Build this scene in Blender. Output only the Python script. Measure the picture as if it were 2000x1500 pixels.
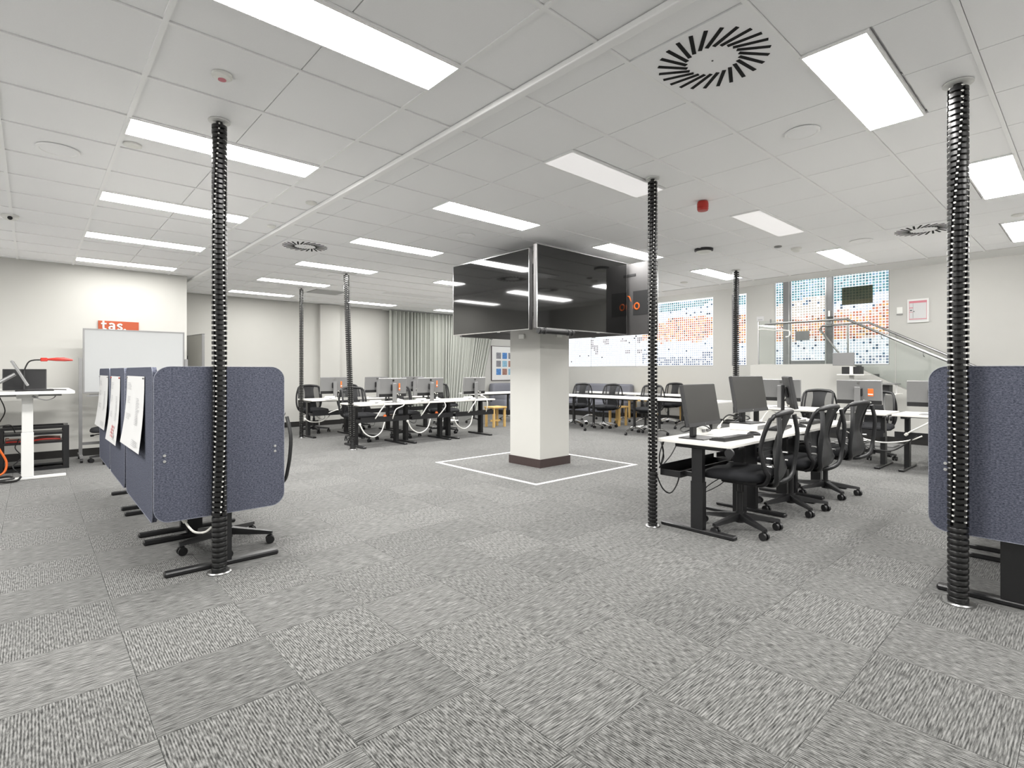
import bpy, bmesh, math, random
from mathutils import Vector, Matrix, Euler
random.seed(7)
R = math.radians
scene = bpy.context.scene
for o in list(bpy.data.objects):
    bpy.data.objects.remove(o)
col = scene.collection

# ------------------------------------------------------------------ camera, world, exposure
EYE = 1.26694
CEIL = 2.8327
cam_d = bpy.data.cameras.new('camera')
cam = bpy.data.objects.new('camera', cam_d)
col.objects.link(cam)
cam.location = (0, 0, EYE)
cam.rotation_euler = (R(90), 0, -0.73463)
cam_d.sensor_width = 36.0
cam_d.lens = 36.0 * 1036.58 / 2000.0
cam_d.shift_y = -25.54 / 2000.0
cam_d.clip_start = 0.05
scene.camera = cam
world = bpy.data.worlds.new('world')
scene.world = world
world.use_nodes = True
world.node_tree.nodes['Background'].inputs[0].default_value = (0.75, 0.85, 1.0, 1)
world.node_tree.nodes['Background'].inputs[1].default_value = 1.0
vs = scene.view_settings
vs.view_transform = 'Standard'
vs.look = 'None'
vs.gamma = 1.0
vs.use_curve_mapping = False
vs.exposure = 0.06
LAMP = 58.5          # radiance of a lit ceiling panel
try:
    scene.cycles.use_denoising = True
    scene.cycles.max_bounces = 5
    scene.cycles.diffuse_bounces = 3
    scene.cycles.glossy_bounces = 3
    scene.cycles.transparent_max_bounces = 8
    scene.cycles.use_adaptive_sampling = True
    scene.cycles.adaptive_threshold = 0.06
    scene.cycles.sample_clamp_indirect = 8.0
except Exception:
    pass

# ------------------------------------------------------------------ materials
MATS = {}
def new_mat(name):
    m = bpy.data.materials.new(name)
    m.use_nodes = True
    MATS[name] = m
    nt = m.node_tree
    return m, nt, nt.nodes['Principled BSDF']
def plain(name, c, rough=0.5, metal=0.0, noise=0.04, scale=40.0, bump=0.0, spec=0.5, coat=0.0):
    m, nt, b = new_mat(name)
    N, L = nt.nodes, nt.links
    tc = N.new('ShaderNodeTexCoord')
    nz = N.new('ShaderNodeTexNoise'); nz.inputs['Scale'].default_value = scale; nz.inputs['Detail'].default_value = 3
    L.new(tc.outputs['Object'], nz.inputs['Vector'])
    mx = N.new('ShaderNodeMix'); mx.data_type = 'RGBA'
    mx.inputs[6].default_value = (*[max(0, x * (1 - noise)) for x in c], 1)
    mx.inputs[7].default_value = (*[min(1, x * (1 + noise)) for x in c], 1)
    L.new(nz.outputs['Fac'], mx.inputs[0])
    L.new(mx.outputs[2], b.inputs['Base Color'])
    b.inputs['Roughness'].default_value = rough
    b.inputs['Metallic'].default_value = metal
    b.inputs['Specular IOR Level'].default_value = spec
    b.inputs['Coat Weight'].default_value = coat
    if bump:
        bp = N.new('ShaderNodeBump'); bp.inputs['Strength'].default_value = bump; bp.inputs['Distance'].default_value = 0.002
        L.new(nz.outputs['Fac'], bp.inputs['Height']); L.new(bp.outputs['Normal'], b.inputs['Normal'])
    return m
plain('wall', (0.53, 0.525, 0.495), 0.75, noise=0.015, scale=6)
plain('wall_bounce', (0.86, 0.86, 0.85), 0.7, noise=0.015, scale=6)  # unseen walls made whiter than the rest to bounce light onto the ceiling
plain('ceil_tile', (0.95, 0.95, 0.955), 0.9, noise=0.025, scale=150, bump=0.15)
plain('tee', (0.95, 0.95, 0.945), 0.5, noise=0.01)
plain('white_paint', (0.74, 0.74, 0.72), 0.45, noise=0.015)
plain('skirting', (0.018, 0.017, 0.016), 0.4, noise=0.1)
plain('skirting_brown', (0.05, 0.035, 0.033), 0.35, noise=0.15)
plain('black_metal', (0.012, 0.012, 0.013), 0.32, noise=0.1)
plain('black_plastic', (0.010, 0.010, 0.011), 0.42, noise=0.1)
plain('link_black', (0.008, 0.008, 0.008), 0.30, noise=0.1)
plain('dark_grey', (0.036, 0.036, 0.037), 0.5)
plain('seat_fabric', (0.014, 0.0145, 0.0165), 0.8, noise=0.25, scale=300, bump=0.3, spec=0.25)
plain('spine', (0.012, 0.0125, 0.0135), 0.36, noise=0.1)
plain('laminate', (0.80, 0.785, 0.74), 0.35, noise=0.02, scale=120)
plain('laminate_edge', (0.70, 0.69, 0.65), 0.4)
plain('chrome', (0.75, 0.75, 0.75), 0.18, metal=1.0, noise=0.02)
plain('steel', (0.38, 0.38, 0.375), 0.3, metal=1.0, noise=0.04)
plain('alu_frame', (0.20, 0.20, 0.20), 0.4, metal=0.6)
plain('silver_plastic', (0.24, 0.24, 0.24), 0.38, metal=0.35, noise=0.03)
plain('mid_grey', (0.22, 0.22, 0.22), 0.45, noise=0.04)
plain('screen_off', (0.035, 0.034, 0.032), 0.35, noise=0.02)
plain('tv_glass', (0.006, 0.006, 0.006), 0.045, noise=0.02, spec=1.0)
plain('tv_back', (0.11, 0.107, 0.107), 0.45, metal=0.3, noise=0.05)
plain('white_plastic', (0.80, 0.80, 0.76), 0.4, noise=0.02)
plain('white_cable', (0.78, 0.77, 0.72), 0.5, noise=0.03)
plain('black_cable', (0.012, 0.012, 0.012), 0.45)
plain('orange', (0.85, 0.16, 0.02), 0.45)
plain('red', (0.42, 0.022, 0.012), 0.4)
plain('sign_red', (0.38, 0.060, 0.012), 0.5, noise=0.02)
plain('wood', (0.55, 0.36, 0.13), 0.5, noise=0.15, scale=12)
plain('paper', (0.62, 0.62, 0.615), 0.7, noise=0.01)
plain('print_grey', (0.42, 0.42, 0.43), 0.8)
plain('print_dark', (0.10, 0.10, 0.11), 0.8)
plain('print_red', (0.60, 0.09, 0.09), 0.7)
plain('print_pink', (0.62, 0.22, 0.26), 0.7)
plain('whiteboard', (0.44, 0.45, 0.452), 0.15, noise=0.005)
plain('tape', (0.82, 0.82, 0.80), 0.6, noise=0.03)
plain('sofa', (0.20, 0.205, 0.235), 0.85, noise=0.15, scale=200, bump=0.2, spec=0.2)
plain('vent_dark', (0.004, 0.004, 0.004), 0.9)
plain('vent_grey', (0.42, 0.42, 0.42), 0.7)
plain('landing_carpet', (0.12, 0.12, 0.12), 0.95, noise=0.3, scale=200)
plain('green_led', (0.1, 0.6, 0.1), 0.4)
plain('blue_print', (0.08, 0.22, 0.50), 0.6, noise=0.7, scale=25)
plain('teal_print', (0.25, 0.45, 0.58), 0.6, noise=0.6, scale=25)
plain('grey_print', (0.22, 0.22, 0.24), 0.6, noise=0.9, scale=28)
plain('brown_print', (0.33, 0.18, 0.14), 0.6, noise=0.7, scale=25)
plain('curtain', (0.50, 0.515, 0.475), 0.85, noise=0.06, scale=60, spec=0.2)

def felt(name, c0, c1):
    m, nt, b = new_mat(name)
    N, L = nt.nodes, nt.links
    tc = N.new('ShaderNodeTexCoord')
    mp = N.new('ShaderNodeMapping'); mp.inputs['Scale'].default_value = (90, 90, 170)
    L.new(tc.outputs['Object'], mp.inputs['Vector'])
    n1 = N.new('ShaderNodeTexNoise'); n1.inputs['Scale'].default_value = 1.0; n1.inputs['Detail'].default_value = 5; n1.inputs['Roughness'].default_value = 0.75
    L.new(mp.outputs[0], n1.inputs['Vector'])
    cr = N.new('ShaderNodeValToRGB')
    cr.color_ramp.elements[0].position = 0.36; cr.color_ramp.elements[0].color = (*c0, 1)
    cr.color_ramp.elements[1].position = 0.70; cr.color_ramp.elements[1].color = (*c1, 1)
    L.new(n1.outputs['Fac'], cr.inputs[0]); L.new(cr.outputs[0], b.inputs['Base Color'])
    b.inputs['Roughness'].default_value = 0.95; b.inputs['Specular IOR Level'].default_value = 0.1
    bp = N.new('ShaderNodeBump'); bp.inputs['Strength'].default_value = 0.35; bp.inputs['Distance'].default_value = 0.002
    L.new(n1.outputs['Fac'], bp.inputs['Height']); L.new(bp.outputs['Normal'], b.inputs['Normal'])
felt('felt', (0.034, 0.038, 0.055), (0.165, 0.174, 0.222))
felt('felt_edge', (0.14, 0.15, 0.18), (0.30, 0.31, 0.36))

def carpet(name, along):
    m, nt, b = new_mat(name)
    N, L = nt.nodes, nt.links
    gm = N.new('ShaderNodeNewGeometry')
    sp = N.new('ShaderNodeSeparateXYZ'); L.new(gm.outputs['Position'], sp.inputs[0])
    across, lng = (0, 1) if along == 'Y' else (1, 0)
    # ribs: fine cords across the tile
    mu = N.new('ShaderNodeMath'); mu.operation = 'MULTIPLY'; mu.inputs[1].default_value = 2 * math.pi / 0.0095
    L.new(sp.outputs[across], mu.inputs[0])
    sn = N.new('ShaderNodeMath'); sn.operation = 'SINE'; L.new(mu.outputs[0], sn.inputs[0])
    # dashes: noise stretched along the cords
    mp = N.new('ShaderNodeMapping')
    mp.inputs['Scale'].default_value = (150, 26, 1) if along == 'Y' else (15, 170, 1)
    L.new(gm.outputs['Position'], mp.inputs['Vector'])
    nz = N.new('ShaderNodeTexNoise'); nz.inputs['Scale'].default_value = 1.0; nz.inputs['Detail'].default_value = 2.5; nz.inputs['Roughness'].default_value = 0.6
    L.new(mp.outputs[0], nz.inputs['Vector'])
    n2 = N.new('ShaderNodeTexNoise'); n2.inputs['Scale'].default_value = 420; n2.inputs['Detail'].default_value = 1
    L.new(gm.outputs['Position'], n2.inputs['Vector'])
    cr = N.new('ShaderNodeValToRGB')
    e = cr.color_ramp.elements
    e[0].position = 0.30; e[0].color = (0.014, 0.014, 0.013, 1)
    e[1].position = 0.68; e[1].color = (0.215, 0.215, 0.207, 1)
    x = e.new(0.47); x.color = (0.085, 0.085, 0.081, 1)
    a1 = N.new('ShaderNodeMath'); a1.operation = 'MULTIPLY_ADD'; a1.inputs[1].default_value = 0.10 if along == 'Y' else 0.06
    L.new(sn.outputs[0], a1.inputs[0]); L.new(nz.outputs['Fac'], a1.inputs[2])
    a2 = N.new('ShaderNodeMath'); a2.operation = 'MULTIPLY_ADD'; a2.inputs[1].default_value = 0.22; 
    s2 = N.new('ShaderNodeMath'); s2.operation = 'SUBTRACT'; s2.inputs[1].default_value = 0.5
    L.new(n2.outputs['Fac'], s2.inputs[0]); L.new(s2.outputs[0], a2.inputs[0]); L.new(a1.outputs[0], a2.inputs[2])
    L.new(a2.outputs[0], cr.inputs[0])
    oi = N.new('ShaderNodeObjectInfo')
    mr = N.new('ShaderNodeMapRange'); mr.inputs[3].default_value = 0.90; mr.inputs[4].default_value = 1.10
    L.new(oi.outputs['Random'], mr.inputs[0])
    vm = N.new('ShaderNodeVectorMath'); vm.operation = 'SCALE'
    L.new(cr.outputs[0], vm.inputs[0]); L.new(mr.outputs[0], vm.inputs['Scale'])
    L.new(vm.outputs[0], b.inputs['Base Color'])
    b.inputs['Roughness'].default_value = 0.95; b.inputs['Specular IOR Level'].default_value = 0.08
    b.inputs['Sheen Weight'].default_value = 0.22; b.inputs['Sheen Roughness'].default_value = 0.45
    bp = N.new('ShaderNodeBump'); bp.inputs['Strength'].default_value = 0.5; bp.inputs['Distance'].default_value = 0.003
    L.new(a2.outputs[0], bp.inputs['Height']); L.new(bp.outputs['Normal'], b.inputs['Normal'])
carpet('carpet_y', 'Y'); carpet('carpet_x', 'X')

def emit(name, c, s):
    m, nt, b = new_mat(name)
    b.inputs['Base Color'].default_value = (0.8, 0.8, 0.8, 1)
    b.inputs['Emission Color'].default_value = (*c, 1)
    b.inputs['Emission Strength'].default_value = s
    b.inputs['Roughness'].default_value = 0.5
emit('lamp_on', (1.0, 0.985, 0.96), LAMP)
emit('lamp_dim', (1.0, 0.965, 0.955), 0.45)
emit('lamp_void_fill', (1.0, 0.985, 0.96), LAMP * .85)
emit('lamp_low', (1.0, 0.985, 0.96), LAMP * .33)
emit('lamp_off', (1.0, 1.0, 1.0), 0.02)
# window film lit by daylight from outside; colours stored on the faces
m, nt, b = new_mat('film')
at = nt.nodes.new('ShaderNodeAttribute'); at.attribute_name = 'tint'
nt.links.new(at.outputs['Color'], b.inputs['Emission Color'])
b.inputs['Base Color'].default_value = (0.05, 0.05, 0.05, 1)
b.inputs['Emission Strength'].default_value = 1.0
b.inputs['Roughness'].default_value = 0.3
emit('film_base', (0.86, 0.90, 0.95), 0.90)
for nm_ in ('film', 'film_base', 'lamp_dim', 'lamp_off'):
    MATS[nm_].cycles.emission_sampling = 'NONE'
def seethrough(name, c, fac, rough=0.6):
    m, nt, b = new_mat(name)
    N, L = nt.nodes, nt.links
    b.inputs['Base Color'].default_value = (*c, 1); b.inputs['Roughness'].default_value = rough
    tr = N.new('ShaderNodeBsdfTransparent'); mx = N.new('ShaderNodeMixShader')
    tc = N.new('ShaderNodeTexCoord'); nz = N.new('ShaderNodeTexNoise'); nz.inputs['Scale'].default_value = 60
    L.new(tc.outputs['Object'], nz.inputs['Vector'])
    mr = N.new('ShaderNodeMapRange'); mr.inputs[3].default_value = fac - 0.04; mr.inputs[4].default_value = fac + 0.04
    L.new(nz.outputs['Fac'], mr.inputs[0]); L.new(mr.outputs[0], mx.inputs[0])
    L.new(tr.outputs[0], mx.inputs[1]); L.new(b.outputs[0], mx.inputs[2])
    L.new(mx.outputs[0], N['Material Output'].inputs['Surface'])
seethrough('chair_mesh', (0.018, 0.0185, 0.020), 0.60, 0.7)
def glass(name, tint):
    m, nt, b = new_mat(name)
    N, L = nt.nodes, nt.links
    tr = N.new('ShaderNodeBsdfTransparent'); tr.inputs[0].default_value = (*tint, 1)
    gl = N.new('ShaderNodeBsdfGlossy'); gl.inputs['Roughness'].default_value = 0.02
    fr = N.new('ShaderNodeFresnel'); fr.inputs[0].default_value = 1.45
    mx = N.new('ShaderNodeMixShader')
    L.new(fr.outputs[0], mx.inputs[0]); L.new(tr.outputs[0], mx.inputs[1]); L.new(gl.outputs[0], mx.inputs[2])
    L.new(mx.outputs[0], N['Material Output'].inputs['Surface'])
glass('glass', (0.94, 0.96, 0.95))
glass('glass_tint', (0.30, 0.29, 0.21))

# ------------------------------------------------------------------ mesh builder
class MB:
    def __init__(s): s.v = []; s.f = []; s.m = []
    def add(s, vs, fs, mi=0, mat=None):
        n = len(s.v)
        if mat is not None: vs = [mat @ Vector(p) for p in vs]
        s.v += [tuple(p) for p in vs]; s.f += [tuple(i + n for i in f) for f in fs]; s.m += [mi] * len(fs)
        return s
    def box(s, lo, hi, mi=0, mat=None):
        (a, b, c), (d, e, f) = lo, hi
        return s.add([(a,b,c),(d,b,c),(d,e,c),(a,e,c),(a,b,f),(d,b,f),(d,e,f),(a,e,f)],
                     [(0,3,2,1),(4,5,6,7),(0,1,5,4),(1,2,6,5),(2,3,7,6),(3,0,4,7)], mi, mat)
    def cbox(s, c, d, mi=0, mat=None):
        return s.box([c[i] - d[i] / 2 for i in range(3)], [c[i] + d[i] / 2 for i in range(3)], mi, mat)
    def rbox(s, lo, hi, r=0.01, seg=2, mi=0, mat=None):
        bm = bmesh.new(); bmesh.ops.create_cube(bm, size=1)
        for v in bm.verts:
            v.co = Vector([(lo[i] + hi[i]) / 2 + v.co[i] * (hi[i] - lo[i]) for i in range(3)])
        bmesh.ops.bevel(bm, geom=bm.edges[:], offset=r, segments=seg, profile=0.5, affect='EDGES', clamp_overlap=True)
        bm.verts.index_update()
        s.add([v.co.copy() for v in bm.verts], [[v.index for v in f.verts] for f in bm.faces], mi, mat); bm.free()
        return s
    def cyl(s, p0, p1, r0, r1=None, n=12, mi=0, mat=None):
        r1 = r0 if r1 is None else r1
        p0, p1 = Vector(p0), Vector(p1); d = (p1 - p0).normalized()
        a = d.orthogonal().normalized(); b2 = d.cross(a)
        vs = []
        for p, r in ((p0, r0), (p1, r1)):
            for k in range(n):
                t = 2 * math.pi * k / n; vs.append(p + (a * math.cos(t) + b2 * math.sin(t)) * r)
        fs = [(k, (k + 1) % n, n + (k + 1) % n, n + k) for k in range(n)] + [tuple(range(n))[::-1], tuple(range(n, 2 * n))]
        return s.add(vs, fs, mi, mat)
    def tube(s, pts, r, n=6, mi=0, closed=False, flat=1.0, mat=None):
        pts = [Vector(p) for p in pts]; N = len(pts); vs = []; up = None
        rs = r if isinstance(r, (list, tuple)) else [r] * N
        for i, p in enumerate(pts):
            d = (pts[(i + 1) % N] - pts[i - 1]) if closed else (pts[min(i + 1, N - 1)] - pts[max(i - 1, 0)])
            d.normalize()
            if up is None: up = d.orthogonal().normalized()
            up = (up - d * up.dot(d))
            up = up.normalized() if up.length > 1e-6 else d.orthogonal().normalized()
            w = d.cross(up)
            for k in range(n):
                t = 2 * math.pi * k / n; vs.append(p + (up * math.cos(t) * flat + w * math.sin(t)) * rs[i])
        fs = []
        for i in range(N if closed else N - 1):
            j = (i + 1) % N
            for k in range(n): fs.append((i * n + k, i * n + (k + 1) % n, j * n + (k + 1) % n, j * n + k))
        if not closed: fs += [tuple(range(n))[::-1], tuple(range((N - 1) * n, N * n))]
        return s.add(vs, fs, mi, mat)
    def lathe(s, prof, n=24, c=(0, 0, 0), mi=0, mat=None):
        vs = []; M = len(prof)
        for (r, z) in prof:
            for k in range(n):
                t = 2 * math.pi * k / n; vs.append((c[0] + r * math.cos(t), c[1] + r * math.sin(t), c[2] + z))
        fs = []
        for i in range(M - 1):
            for k in range(n): fs.append((i * n + k, i * n + (k + 1) % n, (i + 1) * n + (k + 1) % n, (i + 1) * n + k))
        fs += [tuple(range(n))[::-1], tuple(range((M - 1) * n, M * n))]
        return s.add(vs, fs, mi, mat)
    def prism(s, poly, lo, hi, axis='y', mi=0, mat=None):
        # poly in the two other axes (x,z for y; y,z for x; x,y for z)
        n = len(poly); vs = []
        for h in (lo, hi):
            for (a, b) in poly:
                vs.append({'x': (h, a, b), 'y': (a, h, b), 'z': (a, b, h)}[axis])
        fs = [tuple(range(n)), tuple(range(n, 2 * n))[::-1]] + [(k, n + k, n + (k + 1) % n, (k + 1) % n) for k in range(n)]
        return s.add(vs, fs, mi, mat)
    def mesh(s, name, mats, smooth=35):
        me = bpy.data.meshes.new(name)
        me.from_pydata(s.v, [], s.f)
        mats = mats if isinstance(mats, (list, tuple)) else [mats]
        for x in mats: me.materials.append(MATS[x])
        me.polygons.foreach_set('material_index', s.m)
        bm = bmesh.new(); bm.from_mesh(me); bmesh.ops.recalc_face_normals(bm, faces=bm.faces); bm.to_mesh(me); bm.free()
        if smooth:
            me.polygons.foreach_set('use_smooth', [True] * len(me.polygons))
            me.set_sharp_from_angle(angle=R(smooth))
        me.update()
        return me
    def build(s, name, mats, parent=None, smooth=35, loc=None, rz=0):
        return link(name, s.mesh(name, mats, smooth), parent, loc, rz)
def link(name, me, parent=None, loc=None, rz=0):
    o = bpy.data.objects.new(name, me); col.objects.link(o)
    if parent is not None: o.parent = parent
    if loc is not None: o.location = loc
    if rz: o.rotation_euler = (0, 0, rz)
    return o
def tag(o, label=None, cat=None, group=None, kind=None):
    for k, v in (('label', label), ('category', cat), ('group', group), ('kind', kind)):
        if v: o[k] = v
    return o
def thing(name, label, cat, loc=(0, 0, 0), rz=0, group=None):
    o = bpy.data.objects.new(name, None); col.objects.link(o)
    o.empty_display_size = 0.1
    o.location = loc; o.rotation_euler = (0, 0, rz)
    return tag(o, label, cat, group)
KIDS = {}
def copy_tree(o, parent=None):
    c = o.copy(); col.objects.link(c); c.parent = parent
    for ch in o.children: copy_tree(ch, c)
    return c
def place(proto, used, loc, rz, label, group=None):
    o = proto if not used[0] else copy_tree(proto)
    used[0] = True
    o.location = loc; o.rotation_euler = (0, 0, rz)
    o['label'] = label
    if group: o['group'] = group
    return o
def rrect(x0, x1, y0, y1, r, seg=6):
    pts = []
    for cx, cy, a0 in ((x1 - r, y1 - r, 0), (x0 + r, y1 - r, 90), (x0 + r, y0 + r, 180), (x1 - r, y0 + r, 270)):
        for k in range(seg + 1):
            t = R(a0 + 90 * k / seg); pts.append((cx + r * math.cos(t), cy + r * math.sin(t)))
    return pts
def smooth_pts(P, n=6):
    P = [Vector(p) for p in P]; out = []
    for i in range(len(P) - 1):
        p0, p1, p2, p3 = P[max(i - 1, 0)], P[i], P[i + 1], P[min(i + 2, len(P) - 1)]
        for k in range(n):
            t = k / n
            out.append(0.5 * ((2 * p1) + (p2 - p0) * t + (2 * p0 - 5 * p1 + 4 * p2 - p3) * t * t + (3 * p1 - p0 - 3 * p2 + p3) * t ** 3))
    out.append(P[-1]); return out
def struct(name, mb, mats, label=None, smooth=0):
    o = mb.build(name, mats, None, smooth); o['kind'] = 'structure'
    if label: o['label'] = label
    return o
def proj(X, Y, Z):
    c, s = math.cos(0.73463), math.sin(0.73463)
    d = X * s + Y * c; r = X * c - Y * s
    if d < 0.2: return None
    return (1000 + 1036.58 * r / d, 724.463 - 1036.58 * (Z - EYE) / d, d)
def text_mesh(body, size, name='t', align='LEFT', extrude=0.001):
    cu = bpy.data.curves.new(name, 'FONT'); cu.body = body; cu.size = size; cu.align_x = align; cu.extrude = extrude
    ob = bpy.data.objects.new(name, cu); col.objects.link(ob)
    dg = bpy.context.evaluated_depsgraph_get(); dg.update()
    me = bpy.data.meshes.new_from_object(ob.evaluated_get(dg))
    bpy.data.objects.remove(ob); bpy.data.curves.remove(cu)
    me.name = name
    return me

# ------------------------------------------------------------------ room shell
XMIN, XW, YMIN, YF, YT, XT = -3.2, 12.35, -3.4, 12.3, 10.16, 1.90
ZTOP = 3.45      # ceiling of the stair void beyond the tiled ceiling
XE = 9.85        # edge of the tiled ceiling
floor = struct('floor', MB().box((XMIN - .2, YMIN - .2, -0.2), (XW + .2, YF + .2, -0.012)), 'dark_grey', 'grey carpet tile floor of the open office')
FU, FV = 0.31898, 1.17881
near, rest = [], [MB(), MB()]
cands = []
for i in range(-8, 26):
    for j in range(-10, 23):
        x, y = FU + .5 * i, FV + .5 * j
        if x + .5 > XW + .01 or x < XMIN or y + .5 > YF + .3 or y < YMIN: continue
        vis = False; area = 0
        ps = [proj(a, b_, 0) for a in (x, x + .25, x + .5) for b_ in (y, y + .25, y + .5)]
        ok = [p for p in ps if p and -20 < p[0] < 2020 and p[1] < 1520]
        cands.append((len(ok) > 0, min([p[2] for p in ok]) if ok else 99, i, j, x, y))
cands.sort(key=lambda c: (not c[0], c[1]))
tile_me = {}
for par, mt in ((1, 'carpet_y'), (0, 'carpet_x')):
    tile_me[par] = MB().box((0.0008, 0.0008, -0.012), (0.4992, 0.4992, 0)).mesh('carpet_tile', mt, 0)
for n, (v, d, i, j, x, y) in enumerate(cands):
    par = (i + j) % 2
    if n < 290 and v: link('carpet_tile', tile_me[par], floor, (x, y, 0))
    else: rest[par].box((x + .0008, y + .0008, -0.012), (x + .4992, y + .4992, 0))
for par in (0, 1):
    o = rest[par].build('carpet_tiles_beyond', ('carpet_x', 'carpet_y')[par], floor, 0); o['kind'] = 'stuff'

WT = 0.15
struct('wall_left', MB().box((XMIN - WT, YT, 0), (XT, YT + WT, ZTOP)).box((XT - WT, YT + WT, 0), (XT, YF + WT, ZTOP)), 'wall', 'cream wall behind the mobile whiteboard')
wall_back = struct('wall_back', MB().box((XT, YF, 0), (XW + WT, YF + WT, ZTOP)), 'wall', 'cream far wall with the grey curtain')
struct('wall_pilaster', MB().box((4.98, YF - .12, 0), (5.46, YF, CEIL)), 'wall', 'shallow cream pilaster on the far wall')
struct('wall_front', MB().box((XMIN - WT, YMIN - WT, 0), (XW + WT, YMIN, ZTOP)), 'wall_bounce', 'unseen wall behind the viewer, made white to bounce light')
struct('wall_side', MB().box((XMIN - WT, YMIN, 0), (XMIN, YT, ZTOP)), 'wall_bounce', 'unseen side wall left of the viewer, made white to bounce light')
# right wall with window openings (Y ranges), sill 1.39
SILL = 1.392
wins = [(6.335, 11.6, 3.08), (5.52, 5.85, 3.08), (2.74, 4.885, 3.38)]
wr = MB().box((XW, YMIN, 0), (XW + WT, YF, SILL))
wr.box((XW, YMIN, SILL), (XW + WT, 2.74, ZTOP)).box((XW, 4.885, SILL), (XW + WT, 5.52, ZTOP)).box((XW, 5.85, SILL), (XW + WT, 6.335, ZTOP)).box((XW, 11.6, SILL), (XW + WT, YF, ZTOP))
for a, b_, t in wins: wr.box((XW, a, t), (XW + WT, b_, ZTOP))
struct('wall_right', wr, 'wall', 'cream window wall with the mosaic film windows')
# baseboards
struct('baseboard_left', MB().box((XMIN, YT - .012, 0), (XT + .012, YT - .0005, .11)), 'skirting', 'black skirting of the whiteboard wall')
struct('baseboard_back', MB().box((XT, YF - .012, 0), (4.98, YF - .0005, .11)).box((4.968, YF - .132, 0), (5.472, YF - .1205, .11)).box((5.46, YF - .012, 0), (XW, YF - .0005, .11)), 'skirting', 'black skirting of the far wall')
struct('baseboard_right', MB().box((XW - .012, 5.0, 0), (XW - .0005, YF - .02, .11)), 'skirting', 'black skirting under the mosaic windows')

# ------------------------------------------------------------------ ceiling
ceiling = struct('ceiling', MB().box((XMIN - WT, YMIN - WT, CEIL + .03), (XE - .02, YF + WT, CEIL + .25)).box((XE - .02, YMIN - WT, CEIL + .03), (XE, YF + WT, ZTOP + .1)).box((XE, YMIN - WT, ZTOP), (XW + WT, YF + WT, ZTOP + .1)), 'ceil_tile', 'white suspended tile ceiling')
UL, UR, VC, TRIM = 0.44181, 2.24779, 2.21039, 2.02
us = sorted([UL + .6 * k for k in range(-6, 3)] + [TRIM] + [UR + .6 * k for k in range(0, 12)])
us = [XMIN] + [u for u in us if u > XMIN] + [9.25]
us = sorted(set(round(u, 5) for u in us if u <= 9.25))
vvs = sorted([VC + .6 * k for k in range(-9, 17)])
vvs = [YMIN] + [v for v in vvs if YMIN + .05 < v < YF - .05] + [YF]
LIGHTS = []
for k, v in enumerate((2.21, 4.01, 5.81, 7.61, 9.41)): LIGHTS.append((UL, VC + 1.8 * k, 'low' if k == 4 else 'on', 'a', k))
for k in range(6): LIGHTS.append((UR + .6, VC + 1.8 * k + (.3 if k == 0 else 0), 'dim' if k == 0 else ('low' if k == 5 else 'on'), 'b', k))
LIGHTS.append((UR + .6, VC - 1.5, 'on', 'b', -1))
for k in range(6): LIGHTS.append((UR + 3.0, VC + 1.8 * k, 'dim' if k == 0 else ('off' if k == 4 else ('low' if k in (1, 5) else 'on')), 'c', k))
LIGHTS.append((UR + 3.0, VC - 1.8, 'on', 'c', -1))
for k in range(6): LIGHTS.append((UR + 5.4, VC + 1.8 * k, 'low' if k == 5 else 'on', 'd', k))
LIGHTS.append((UR + 5.4, VC - 1.8, 'on', 'd', -1))
for x in (UL - 2.4,):
    for k in (0, 1, 2, 3): LIGHTS.append((x, VC + 1.8 * k, 'low' if k == 3 else 'on', 'e', k))
VENTS = [(UR + .3, VC - .9, 'swirl'), (UR + .3, VC + 4.5, 'swirl'), (UR + 5.1, VC - .9, 'swirl'), (UR + 2.1, VC + 8.1, 'grille')]
for x in (UL, UR + .6, UR + 3.0, UR + 5.4): LIGHTS.append((x, VC - 3.6, 'on', 'z', -2))  # unseen panels behind the camera, added to lift the near ceiling
def subtract(r, c):
    # rectangle r minus c where c spans r in x or covers half in y
    x0, x1, y0, y1 = r; a0, a1, b0, b1 = c
    if a1 <= x0 + .01 or a0 >= x1 - .01 or b1 <= y0 + .01 or b0 >= y1 - .01: return [r]
    out = []
    if b0 > y0 + .02: out.append((x0, x1, y0, b0))
    if b1 < y1 - .02: out.append((x0, x1, b1, y1))
    return out
tiles = []
for i in range(len(us) - 1):
    for j in range(len(vvs) - 1):
        rs = [(us[i], us[i + 1], vvs[j], vvs[j + 1])]
        for lx, ly, *_ in LIGHTS:
            rs = [q for r in rs for q in subtract(r, (lx, lx + 1.2, ly, ly + .3))]
        for vx, vy, _ in VENTS:
            rs = [q for r in rs for q in subtract(r, (vx - .3, vx + .3, vy - .3, vy + .3))]
        tiles += rs
def tdist(r):
    ps = [proj(a, b_, CEIL) for a in (r[0], (r[0] + r[1]) / 2, r[1]) for b_ in (r[2], (r[2] + r[3]) / 2, r[3])]
    ok = [p for p in ps if p and -10 < p[0] < 2010 and p[1] > -15]
    return min([p[2] for p in ok]) if ok else 99
tiles = [(tdist(r), r) for r in tiles if r[1] <= XT + 20]
tiles = [t for t in tiles if not (t[1][0] < XT - .6 and t[1][2] > YT)]
tiles.sort(key=lambda t: t[0])
ctm, restc = {}, MB()
GX, GY = 0.0032, 0.0135
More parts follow.
